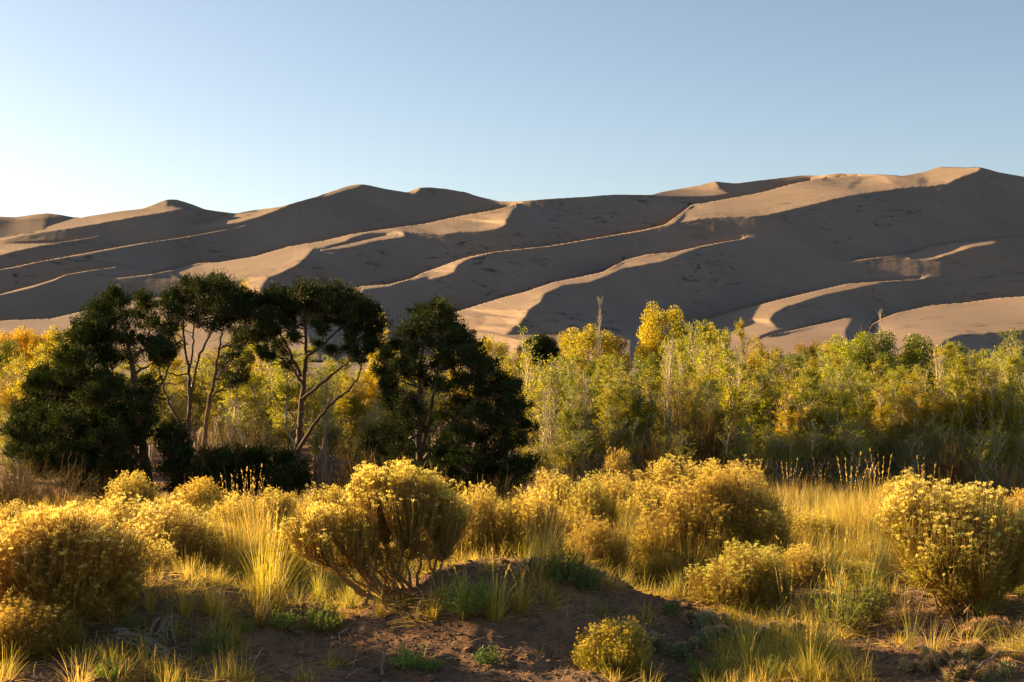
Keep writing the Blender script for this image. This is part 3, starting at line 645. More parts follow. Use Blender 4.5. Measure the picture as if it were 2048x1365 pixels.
def tuft_mesh(rng, n=150, h=.5, lean=.35, r=.05, w=.004, tint=.5, heads=0, wind=(.15, 0)):
    g = Geo(); a = rng.uniform(0, 6.28, n); rr = r*np.sqrt(rng.random(n)); P = np.stack([np.cos(a)*rr, np.sin(a)*rr, np.full(n, -.02)], 1)
    a2 = a+rng.normal(size=n)*.6; le = np.abs(rng.normal(0, lean, n)); D = unit(np.stack([np.cos(a2)*le, np.sin(a2)*le, np.ones(n)], 1))
    b = np.stack([np.cos(a2)*le*1.1+wind[0], np.sin(a2)*le*1.1+wind[1], np.zeros(n)], 1)*rng.uniform(.3, 1.3, (n, 1)); L = h*rng.uniform(.45, 1.1, n)
    g.blades(P, D, b, L, w*rng.uniform(.7, 1.3, n), np.clip(rng.normal(tint, .25, n), 0, 1), 5)
    if heads:
        a = rng.uniform(0, 6.28, heads); le = rng.uniform(.05, lean, heads); D = unit(np.stack([np.cos(a)*le+wind[0]*.4, np.sin(a)*le, np.ones(heads)], 1))
        L = h*rng.uniform(1.0, 1.4, heads); b = np.stack([np.cos(a)*le*.4, np.sin(a)*le*.4, 0*a], 1)
        g.blades(np.zeros((heads, 3)), D, b, L, w*.6, np.full(heads, .9), 5)
        k = 14; ii = np.repeat(np.arange(heads), k); u = rng.uniform(.72, 1, heads*k)
        P = D[ii]*(L[ii]*u)[:, None]+b[ii]*(L[ii]*u**2)[:, None]; P[:, 2] -= L[ii]*np.linalg.norm(b[ii], axis=1)*.45*u**3
        g.leaves(P, D[ii]+rdir(rng, heads*k)*.5, rdir(rng, heads*k), .022, .005, .95)
    return g.build('grass_blades')
def forb_meshes(rng, n=60, h=.22, r=.18, leaf=.035, w=.008, per=16):
    st = Geo(); a = rng.uniform(0, 6.28, n); rr = np.sqrt(rng.random(n)); T = np.stack([np.cos(a)*rr*r, np.sin(a)*rr*r, h*(1.05-.5*rr**2)*rng.uniform(.55, 1.1, n)], 1)
    B = T*np.array([.35, .35, 0])-np.array([0, 0, .02]); tt = np.linspace(0, 1, 5)[None, :, None]
    P = (1-tt)**2*B[:, None]+2*tt*(1-tt)*(B+(T-B)*np.array([.8, .8, .4]))[:, None]+tt**2*T[:, None]
    st.chains(P, np.broadcast_to(np.linspace(.0025, .001, 5), (n, 5)), 3)
    lf = Geo(); m = n*per; i = np.repeat(np.arange(n), per); u = np.tile(np.linspace(.25, 1, per), n)*4; i0 = np.minimum(u.astype(int), 3); f = (u-i0)[:, None]
    Q = P[i, i0]*(1-f)+P[i, i0+1]*f; D = rdir(rng, m)*.9+np.array([0, 0, .7]); lf.leaves(Q, D, rdir(rng, m), leaf*rng.uniform(.6, 1.2, m), w*rng.uniform(.7, 1.2, m), rng.random(m))
    return st.build('forb_stems', True), lf.build('forb_leaves')
# ------------------------------------------------------------------ junipers
def RG(k): return np.random.default_rng(k)
def jun(name, label, *a, **k):
    r = juniper(name, *a, **k); tag(r, label, 'tree'); return r
jun('juniper_tree', 'massive dark juniper at the left edge, its foliage reaching down to the ground', 22.0,
 [[(305,1010),(292,930),(280,850),(272,780),(262,720),(250,660),(238,610)], [(285,880),(250,800),(215,740),(190,690),(185,650)], [(290,930),(230,860),(160,800),(110,770)],
  [(280,850),(320,780),(345,720)], [(300,985),(220,950),(130,930),(70,900)], [(262,720),(300,690),(330,670)]],
 [(232,588,15),(240,604,14),(226,606,14),(205,618,22),(192,640,22),(215,645,22),(238,632,18),(255,655,14),(180,665,28),(160,690,26),(210,680,28),(240,680,18),(145,715,28),(185,715,32),(225,725,26),(118,735,20),
  (262,715,16),(300,690,24),(330,695,24),(315,720,18),(345,710,16),(130,760,26),(100,765,20),(160,755,30),(205,765,26),(75,790,24),(110,800,32),(150,800,34),(195,800,30),(238,790,22),(290,770,24),(270,800,24),(300,800,20),
  (45,825,22),(75,835,32),(115,845,38),(160,845,40),(205,845,38),(245,840,34),(280,830,26),(300,850,18),(28,862,18),(50,875,28),(90,885,36),(135,890,40),(180,890,42),(225,890,40),(262,880,30),
  (45,905,22),(75,920,26),(120,930,32),(165,935,40),(210,940,42),(250,930,34),(95,950,18),(150,970,26),(200,980,34),(245,985,30),(80,742,12),(60,770,13),(270,968,24),(215,1010,24)], RG(1), dens=1.15, depth=1.3, base_r=.13)
jun('juniper_tree', 'tall juniper with forked bare tan trunk between the massive dark one and the flat-topped one', 24.0,
 [[(374,1010),(374,920),(376,860),(379,800),(378,745),(370,700),(366,640),(362,600)], [(378,745),(386,700),(388,640),(392,600)], [(379,800),(395,720),(415,680),(432,640),(440,610)], [(376,870),(352,835),(332,795),(318,740),(305,690),(296,650),(290,610)],
  [(378,760),(350,770),(320,765)]],
 [(290,598,13),(300,610,12),(282,612,13),(272,632,13),(300,640,12),(290,655,11),(318,655,10),(350,592,14),(345,612,18),(335,632,15),(362,605,20),(385,568,14),(378,585,18),(398,575,18),(395,600,24),(420,570,15),(432,562,11),(440,580,18),(420,595,24),
  (450,600,20),(372,630,20),(350,645,14),(410,622,20),(440,625,22),(465,585,18),(480,600,20),(470,622,22),(495,615,18),(455,645,20),(340,668,9),(398,650,12),(425,655,14),(500,640,16),(330,700,9),(320,730,8)], RG(2), dens=1.05, depth=1.0, base_r=.075, twiggy=44)
jun('juniper_tree', 'slim juniper with pinkish leaning trunk, just behind the forked bare tan trunk', 26.5,
 [[(402,960),(408,880),(416,810),(430,750),(438,700),(446,650),(462,620)], [(430,750),(460,735),(490,725)], [(416,810),(405,770),(400,735)], [(438,700),(480,670),(510,650)]],
 [(500,598,15),(512,618,15),(505,660,18),(490,680,18),(470,665,16),(515,680,12),(475,700,15),(455,720,14),(440,745,13),(475,745,15),(500,720,12),(488,760,10),(460,770,12),(520,640,14)], RG(3), dens=.9, depth=.8, base_r=.075, twiggy=40)
jun('juniper_tree', 'flat-topped juniper with stout grey trunk and a long bare limb reaching right', 24.0,
 [[(592,1000),(594,920),(599,860),(603,800),(611,740),(613,700),(610,655),(616,620)], [(600,752),(578,700),(552,655),(536,625)], [(613,715),(648,690),(682,655),(705,630)], [(597,900),(628,848),(662,808),(698,782),(722,748),(728,700)],
  [(603,800),(640,770),(690,730),(730,690)], [(606,770),(585,735),(560,715),(528,690)], [(596,860),(585,825),(578,810)]],
 [(528,592,13),(522,612,15),(545,588,13),(562,596,17),(580,604,17),(542,612,18),(600,592,14),(617,578,12),(632,590,17),(652,592,18),(672,584,13),(690,596,17),(712,604,17),(734,618,16),(750,636,17),(765,655,13),(535,635,18),(558,632,20),(584,628,20),
  (608,612,20),(634,615,20),(660,618,22),(688,622,22),(712,632,20),(738,645,17),(530,658,14),(560,655,16),(590,650,14),(625,640,16),(655,645,18),(685,648,18),(712,660,14),(745,668,13),(545,675,9),(700,675,9),(735,685,9),(520,675,10),(640,665,9),(522,700,9),(735,705,9),(558,692,8),(703,700,11),(640,690,8),(588,682,8),(720,722,8),(545,715,7),(665,705,8),(750,690,10),(575,735,6)], RG(4), dens=1.1, depth=1.0, base_r=.10, twiggy=60)
jun('juniper_tree', 'broad rounded dark juniper standing right of the flat-topped one, low limb curving right', 22.5,
 [[(850,1000),(842,930),(836,870),(840,815),(838,760),(845,700),(855,650),(865,620)], [(842,900),(862,830),(872,760),(885,690),(890,650)], [(848,920),(905,850),(950,800),(985,750)], [(838,780),(808,735),(790,700)], [(850,960),(880,925),(930,915),(985,912)], [(905,850),(960,860),(1020,850)]],
 [(865,618,14),(855,634,14),(880,612,13),(893,620,14),(838,628,13),(832,646,15),(870,640,20),(900,640,17),(850,660,18),(885,665,22),(910,665,18),(930,668,13),(925,690,20),(895,695,22),(860,690,18),(830,676,12),(805,668,12),(795,688,12),(948,700,18),(935,722,22),
  (905,728,22),(870,735,18),(965,725,18),(960,752,22),(928,762,24),(985,742,16),(1000,760,16),(990,785,20),(890,775,18),(960,790,24),(1015,782,16),(1025,800,16),(1035,770,11),(925,805,22),(995,815,24),(1030,830,20),(960,835,24),(1045,812,11),
  (900,835,20),(1000,850,26),(1050,860,20),(960,875,28),(1025,885,28),(915,875,24),(985,915,30),(1045,930,26),(935,925,30),(890,910,24),(880,950,28),(960,960,34),(1020,965,30),(910,985,28),(780,760,9),(800,730,10),(815,700,10),(790,790,9),(1000,995,22),(775,700,10),(768,725,11),(785,745,12),(820,715,13),(830,700,13),(815,755,12),(835,735,12),(770,775,10),(800,810,11),(825,800,11),(775,815,10),(850,770,12),(835,830,12),(810,840,10),(790,870,13),(820,870,14),(850,860,14),(800,900,15),(835,905,17),(815,940,18),(850,945,18),(780,930,13),(760,745,9),(1030,955,16)],
 RG(5), dens=1.05, depth=1.1, base_r=.10, twiggy=60)
def low_jun(label, Y, cl, k, **kw):
    cx = np.mean([c[0] for c in cl]); r = juniper('juniper_shrub', Y, [[(cx, 1020), (cx+6, 985), (cx-4, 950), (cx+3, 925)]], cl, RG(k), depth=.5, base_r=.04, **kw); tag(r, label, 'shrub')
low_jun('small rounded dark juniper shrub at the foot of the forked bare tan trunk', 21.5, [(325,872,14),(345,862,15),(362,878,15),(335,890,19),(362,900,17),(378,912,13),(340,915,18),(360,935,20),(330,945,20),(375,950,20),(345,975,22)], 6, dens=1.0)
low_jun('low spreading dark juniper shrub below the flat-topped juniper', 21.0, [(408,925,17),(432,915,17),(458,922,18),(482,915,18),(505,925,18),(530,912,17),(556,918,18),(582,925,16),(605,935,15),(425,945,22),(460,950,24),(498,950,24),(535,945,24),(572,950,24),(605,965,20),(440,980,24),(485,985,26),(530,982,26),(575,985,26),(400,960,18)], 7, dens=1.0)
low_jun('greener juniper shrub filling the gap left of the broad rounded juniper', 25.0, [(700,905,18),(722,890,17),(745,872,16),(770,862,14),(790,880,17),(715,925,22),(745,905,22),(778,905,22),(805,895,15),(730,950,24),(765,940,24),(800,930,22),(700,950,18),(825,945,18),(690,975,18),(745,985,24),(790,975,24),(820,900,14)], 8, dens=1.0, tint=.22)
low_jun('distant dark juniper shrub beside the sand flat, right of the broad rounded juniper', 44.0, [(1065,690,11),(1082,682,11),(1098,690,11),(1050,706,12),(1075,708,14),(1100,708,13),(1060,725,14),(1090,728,14),(1045,735,12),(1110,722,9),(1075,750,16),(1040,760,14)], 9, dens=2.2)
# broken reddish snag between the junipers
def snag():
    Y = 21.5
    def W(px, py, dy=0): a, b = ab(px, py); return np.array([a*(Y+dy), Y+dy, CAMZ+b*(Y+dy)])
    r = empty('dead_stump', (W(645,1000)[0], Y, gz(W(645,1000)[0], Y))); o = np.array(r.location); g = Geo(); rng = RG(12)
    g.tube(np.array([W(643,1030),W(642,980),W(644,945),W(648,915),(W(650,885)),W(648,852)])-o, [.13,.115,.10,.075,.04,.006], 9)
    g.tube(np.array([W(650,1010),W(656,960),W(664,925,.05),W(672,905,.1)])-o, [.09,.08,.05,.006], 7)
    g.tube(np.array([W(638,1010),W(634,965),W(631,930),W(630,905)])-o, [.07,.06,.035,.004], 7)
    obj('trunk', g.build('stump_trunk', True), M['snagwood'], r); b = Geo()
    for k in range(26):
        p = W(660+rng.uniform(-8,12), rng.uniform(920,960)); q = curve(p, p+np.array([rng.uniform(-.1,.55), rng.uniform(-.3,.2), rng.uniform(-.35,.15)]), 6, rng, .16); b.tube(q-o, np.linspace(.009,.002,6), 4)
    obj('branch', b.build('stump_branches'), M['deadwood'], r); tag(r, 'broken reddish-brown snag of a dead tree below the flat-topped juniper', 'stump')
snag()
# ------------------------------------------------------------------ cottonwoods
CW = [cottonwood_meshes(RG(50), 3, .62, 5, 23000), cottonwood_meshes(RG(51), 3, .75, 6, 26000), cottonwood_meshes(RG(52), 3, .5, 4, 15000), cottonwood_meshes(RG(53), 3, .65, 5, 23000),
      cottonwood_meshes(RG(54), 3, .5, 6, 5500, bare=.3, open_=.3), cottonwood_meshes(RG(55), 3, .9, 8, 20000, low=.03), round_meshes(RG(56)),
      cottonwood_meshes(RG(57), 3, .4, 3, 260, bare=.5, open_=.5), round_meshes(RG(58), 3.0, .95, 1.15, 22000, masses=46)]
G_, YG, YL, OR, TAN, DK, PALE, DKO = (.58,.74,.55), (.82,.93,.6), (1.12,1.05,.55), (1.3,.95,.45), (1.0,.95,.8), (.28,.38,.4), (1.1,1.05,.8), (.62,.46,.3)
TREES = [  # px of the crown's middle, py of its top, distance, crown width in px, mesh, tint, label
 (1110,688,28,170,5,YG,'wide yellow-green cottonwood directly right of the broad rounded juniper'),
 (1185,722,31,110,3,G_,'green cottonwood behind the right side of the wide yellow-green one'),
 (1238,716,29,105,0,YG,'slim cottonwood with grey-green leaves, left neighbour of the pale bare-stemmed sapling'),
 (1285,740,27,90,2,YG,'short cottonwood sapling at the left foot of the pale bare-stemmed sapling'),
 (1335,672,27.5,95,4,PALE,'tall pale bare-stemmed cottonwood sapling with few leaves in the middle of the thicket'),
 (1372,655,31,110,3,YG,'cottonwood rising just behind the pale bare-stemmed sapling'),
 (1408,668,30,100,0,YG,'cottonwood with long upright shoots, second right of the pale bare-stemmed sapling'),
 (1425,760,26.5,110,1,G_,'short leafy cottonwood in front of the one with long upright shoots'),
 (1470,705,29,100,2,YG,'cottonwood below the pale gold crown, upper leaves thin'),
 (1515,730,27.5,110,0,G_,'green-yellow cottonwood above the largest gold shrub'),
 (1545,700,32,110,1,YL,'golden cottonwood with orange tips behind the row above the largest gold shrub'),
 (1590,745,27.5,105,3,YG,'cottonwood behind the left end of the tan grass field'),
 (1635,765,27,95,2,YG,'narrow cottonwood behind the middle of the tan grass field, orange leaves inside'),
 (1680,720,29,110,1,YG,'full cottonwood left of the dark leaning gap in the thicket'),
 (1722,752,27.5,80,2,YG,'feathery upright sapling on the left of the dark gap in the thicket'),
 (1762,758,28,70,2,PALE,'slender sapling with the spiky top in the dark gap of the thicket'),
 (1795,748,27.5,75,2,YG,'slender feathery sapling right of the dark gap in the thicket'),
 (1840,735,27.5,95,0,YG,'cottonwood with upright plumes above the gold shrub at the right'),
 (1878,700,28.5,100,4,PALE,'pale stemmed cottonwood with sparse leaves above the gold shrub at the right'),
 (1915,722,27.5,105,3,YG,'leafy cottonwood right of the pale stemmed one above the right gold shrub'),
 (1960,700,28,95,0,YG,'tall cottonwood second from the right edge, front row'),
 (2010,690,27.5,100,1,YG,'tall cottonwood at the right edge, front row'),
 (2060,720,27,100,3,YG,'cottonwood cut by the right edge of the view, front row'),
 (1560,860,26,110,5,G_,'low leafy cottonwood bush at the back of the largest gold shrub'),
 (1350,850,26,120,5,G_,'low dark green cottonwood bush behind the gold shrubs in the middle'),
 (1690,850,26.3,120,5,G_,'low green cottonwood bush at the back edge of the tan grass field'),
 (1820,860,26.3,120,5,G_,'low cottonwood bush behind the left side of the gold shrub at the right'),
 (1960,850,26,130,5,YG,'low cottonwood bush behind the right side of the gold shrub at the right'),
 (1150,850,26.5,130,5,G_,'low green cottonwood bush beside the dark skirts of the broad rounded juniper'),
 (1470,850,26,120,5,YG,'low yellow-green cottonwood bush behind the gold shrubs right of the middle'),
 (1245,830,27,110,5,YG,'low cottonwood bush under the slim grey-green cottonwood'),
 # second rank
 (1432,628,40,72,6,YL,'pale gold round-crowned cottonwood against the lower dune'),
 (1492,650,38,62,3,YL,'golden orange cottonwood spire against the lower dune'),
 (1528,672,40,75,6,DKO,'dull brownish cottonwood next to the golden orange spire'),
 (1395,645,38,80,1,YG,'yellow-green cottonwood left of the pale gold round crown'),
 (1700,646,36,150,8,G_,'big rounded green cottonwood right of centre against the lit dune foot'),
 (1640,690,38,90,1,G_,'green cottonwood left of the big rounded one'),
 (1660,664,52,60,6,YL,'small bright yellow cottonwood behind the big rounded green one'),
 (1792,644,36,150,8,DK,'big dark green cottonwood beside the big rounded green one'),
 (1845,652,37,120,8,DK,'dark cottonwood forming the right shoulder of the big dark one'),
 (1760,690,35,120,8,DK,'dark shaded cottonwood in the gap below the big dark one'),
 (1885,672,46,70,6,YL,'small yellow cottonwood right of the big dark green one'),
 (1925,692,37,85,3,YG,'yellow-green cottonwood under the shaded dune foot at the right'),
 (1968,702,38,90,1,YG,'cottonwood just right under the shaded dune foot'),
 (2035,662,36,95,0,G_,'tall upright cottonwood overtopping the right edge of the thicket'),
 (1590,684,42,80,6,DK,'dark rounded tree behind the thicket between the golden spire and the big green crown'),
 (1618,668,55,65,6,DKO,'small dark brown-green tree far behind the thicket'),
 (1290,690,36,100,8,DK,'dark green tree under the lone tall yellow cottonwood'),
 (1165,700,38,105,8,DK,'dark tree behind the wide yellow-green cottonwood'),
 # third rank
 (1322,586,52,100,6,YL,'lone tall yellow-topped cottonwood rising highest over the thicket'),
 (1362,620,54,55,6,DK,'dark green tree touching the right side of the lone tall yellow cottonwood'),
 (1180,634,50,110,6,TAN,'tan thin-leaved cottonwood with bare twigs left of the lone tall yellow one'),
 (1225,648,52,70,6,DKO,'brownish tree at the right side of the tan thin-leaved cottonwood'),
 (1140,645,54,60,6,TAN,'light tan small cottonwood at the left side of the tan thin-leaved one'),
 (1200,590,49,45,7,TAN,'bare dead sapling poking up from the tan cottonwood'),
 (1758,615,37,45,7,TAN,'bare dead sapling standing up from the big dark green cottonwood'),
 (985,656,48,80,6,YL,'small yellow-orange cottonwood just right of the broad rounded juniper top'),
 (1010,700,44,90,1,YG,'olive cottonwood behind the right flank of the broad rounded juniper'),
 (945,655,50,50,7,TAN,'bare twiggy sapling behind the top of the broad rounded juniper'),
 # left and behind the junipers
 (28,640,60,75,6,OR,'orange cottonwood at the left end of the far row'),
 (75,645,62,80,6,OR,'orange-gold cottonwood second from the left of the far row'),
 (118,638,60,70,6,YL,'gold cottonwood of the far row just left of the massive dark juniper'),
 (155,640,58,60,6,YL,'yellow cottonwood touching the massive dark juniper, far row'),
 (-5,668,55,110,8,DK,'dark green tree at the left edge under the far orange row'),
 (20,722,34,100,1,YL,'yellow cottonwood at the left edge of the view'),
 (70,690,36,110,0,YL,'bright yellow-green cottonwood left of the massive dark juniper'),
 (118,700,40,90,3,YL,'yellow cottonwood half hidden by the massive dark juniper'),
 (35,820,29,110,5,YG,'low cottonwood bush at the left edge beside the massive dark juniper'),
 (330,650,40,100,0,YL,'gold cottonwood seen between the massive dark juniper and the forked trunk'),
 (345,770,34,100,5,YG,'cottonwood bush behind the forked bare tan trunk'),
 (452,700,38,110,3,YG,'yellow-green cottonwood behind the slim leaning juniper trunk'),
 (500,568,46,50,2,YL,'yellow cottonwood top peeping between the forked juniper and the flat-topped one'),
 (540,690,36,110,0,YL,'bright yellow cottonwood left of the stout grey juniper trunk'),
 (500,760,33,100,5,G_,'green cottonwood bush left of the stout grey juniper trunk'),
 (655,700,36,110,3,YG,'cottonwood right of the stout grey juniper trunk'),
 (700,740,34,100,1,YG,'leafy cottonwood above the long bare juniper limb'),
 (745,700,38,90,0,YL,'yellow-green cottonwood between the flat-topped and the broad rounded juniper'),
 (762,625,48,60,2,YL,'yellow cottonwood top showing right of the flat-topped juniper crown'),
 (660,830,31,110,5,G_,'low cottonwood bush under the long bare juniper limb'),
 (560,840,31,110,5,YG,'low cottonwood bush behind the foot of the stout grey trunk'),
 (740,810,30,100,5,G_,'low green cottonwood bush left of the broad rounded juniper'),
 (830,760,34,120,1,YG,'cottonwood glimpsed through the branches of the broad rounded juniper'),
 (430,830,31,100,4,PALE,'leafless pale brush sapling between the bare juniper trunks'),
 (470,800,30,90,4,TAN,'twiggy bare sapling right of the pinkish leaning trunk'),
]
rr_ = random.Random(5)
fr = random.Random(8)
ORD = ['first','second','third','fourth','fifth','sixth','seventh','eighth','ninth','tenth','eleventh','twelfth','thirteenth','fourteenth','fifteenth','sixteenth','seventeenth','eighteenth','nineteenth','twentieth']
TEN = {20:'twenty', 30:'thirty', 40:'forty', 50:'fifty', 60:'sixty'}
def ordinal(k): return ORD[k-1] if k <= 20 else (TEN[k//10*10][:-1]+'ieth' if k % 10 == 0 else TEN[k//10*10]+'-'+ORD[k % 10-1])
for i in range(54):      # the thicket right of the junipers, sapling beside sapling
    px = 1045+i*19.3+fr.uniform(-9, 9); Y = fr.choice([27, 28.5, 30, 32, 34]); top = np.interp(px, [1045,1150,1250,1330,1450,1560,1650,1720,1800,1870,1960,2060], [760,735,745,700,715,745,735,700,765,725,715,705])+fr.uniform(-28, 45)
    TREES.append((px, top, Y, fr.uniform(62, 100), fr.choice([0,0,1,2,2,3,3,4]), fr.choice([YG, YG, YG, G_, YL, PALE]), ordinal(i+1)+' from the left of the slender saplings packed into the thicket right of the junipers'))
for i in range(34):
    px = -30+i*33+fr.uniform(-12, 12); Y = fr.choice([31, 34, 37, 40]); top = np.interp(px, [-30,100,200,420,560,700,800,1050], [735,690,700,690,670,680,690,720])+fr.uniform(-10, 50)
    TREES.append((px, top, Y, fr.uniform(85, 120), fr.choice([0,1,2,3,5]), fr.choice([YG, YG, YL, YL]), ordinal(i+1)+' from the left of the yellow-lit saplings glowing behind the dark junipers'))
for i in range(18):
    px = 1060+i*58+fr.uniform(-12, 12)
    TREES.append((px, 850+fr.uniform(-30, 30), 26.2+fr.random(), fr.uniform(90, 130), 5, fr.choice([YG, YG, (.85,.95,.6)]), ordinal(i+1)+' from the left of the low leafy suckers at the foot of the right thicket'))
for k, (px, py, Y, wp, mi, col, label) in enumerate(TREES):
    a, b = ab(px, py); x = a*Y; z0 = gz(x, Y); h = CAMZ+b*Y-z0
    wnat = {0:.85,1:1.0,2:.7,3:.9,4:.9,5:1.2,6:1.5,7:.9,8:2.0}[mi]
    sx = wp*Y/F/wnat; sx = min(max(sx, .45*h/3), 2.2*h/3)
    r = empty('cottonwood_tree', (x, Y, z0), rr_.uniform(0, 6.28), (sx, sx*rr_.uniform(.9, 1.15), h/3.03))
    tag(r, label, 'tree', 'cottonwoods of the thicket')
    for nm, me, mt in (('trunk', CW[mi][0], M['cbark']), ('crown', CW[mi][1], M['cotton'])):
        o = obj(nm, me, mt, r); v = rr_.uniform(.85, 1.15); o.color = (col[0]*v, col[1]*v*rr_.uniform(.96, 1.04), col[2]*v, 1)
# ------------------------------------------------------------------ rabbitbrush and other shrubs
def at_base(px, py): x, y = hit(px, py); return x, y, gz(x, y)
def bush_at(px, top, Y, wp, meshes, label, nom=(1.0, .78), rz=None, **kw):
    a, b = ab(px, top); x = a*Y; z0 = gz(x, Y)-.02; h = CAMZ+b*Y-z0; s = wp*Y/F/nom[0]
    return put_bush(meshes, 'rabbitbrush', label, (x, Y, z0), rr_.uniform(0, 6.28) if rz is None else rz, (s, s, h/nom[1]), group='rabbitbrush in bloom', **kw)
BM = [bush_meshes(RG(70), [(0,0,.40,.5,.48,.36),(.12,0,.25,.38,.4,.25)], 2000),
      bush_meshes(RG(71), [(-.18,0,.36,.32,.4,.33),(.22,.05,.42,.28,.36,.33),(.02,-.05,.22,.42,.4,.2)], 2000),
      bush_meshes(RG(72), [(-.26,.05,.32,.25,.3,.28),(.02,-.05,.42,.26,.3,.34),(.27,.02,.34,.24,.3,.29),(0,0,.2,.44,.36,.18)], 2100),
      bush_meshes(RG(73), [(0,0,.30,.5,.45,.46)], 1900, leafy=16)]
# the specimen in the middle: two domes on arching bare wood
bx, by, bz = at_base(815, 1192)
s1 = by/F
cb = bush_meshes(RG(80), [(-20*s1,.05,190*s1,108*s1,.30,62*s1), (-145*s1,-.05,112*s1,88*s1,.24,66*s1), (68*s1,.1,150*s1,50*s1,.25,62*s1), (-90*s1,.1,60*s1,90*s1,.22,40*s1), (30*s1,.1,70*s1,60*s1,.2,40*s1)], 2500, wood=.010, inner=30, leafy=6, fn=22, tree=True)
put_bush(cb, 'rabbitbrush', 'large golden rabbitbrush in the middle with arching bare woody branches', (bx, by, bz), 0, 1, group='rabbitbrush in bloom')
# big many-lobed one right of the middle
by = 12.2; bx = ab(1405, 1150)[0]*by; bz = gz(bx, by)-.02; s1 = by/F
cb = bush_meshes(RG(81), [(-75*s1,0,70*s1,65*s1,.26,85*s1), (0,.1,130*s1,70*s1,.3,70*s1), (75*s1,.15,155*s1,65*s1,.3,65*s1), (100*s1,0,90*s1,75*s1,.3,80*s1), (30*s1,-.15,80*s1,50*s1,.2,60*s1), (140*s1,.1,75*s1,40*s1,.2,60*s1), (-40*s1,-.1,45*s1,80*s1,.25,45*s1), (90*s1,-.1,45*s1,80*s1,.25,45*s1)], 4400, inner=110, spread=.07)
put_bush(cb, 'rabbitbrush', 'largest rabbitbrush, a many-lobed gold and dark mound right of the middle', (bx, by, bz), 0, 1, fcol=(.9,.8,.7), group='rabbitbrush in bloom')
# big fan at the right
bx, by, bz = at_base(1925, 1215); s1 = by/F
cb = bush_meshes(RG(82), [(-60*s1,.1,180*s1,95*s1,.35,72*s1), (30*s1,0,165*s1,90*s1,.35,75*s1), (95*s1,.05,130*s1,60*s1,.3,70*s1), (-20*s1,-.1,110*s1,110*s1,.3,80*s1), (20*s1,0,70*s1,100*s1,.3,60*s1)], 3800, inner=110, leafy=14)
put_bush(cb, 'rabbitbrush', 'tall fan-shaped rabbitbrush with pale yellow heads at the right', (bx, by, bz), 0, 1, fcol=(1.1,1.1,1.3), gcol=(.9,1.0,.9), group='rabbitbrush in bloom')
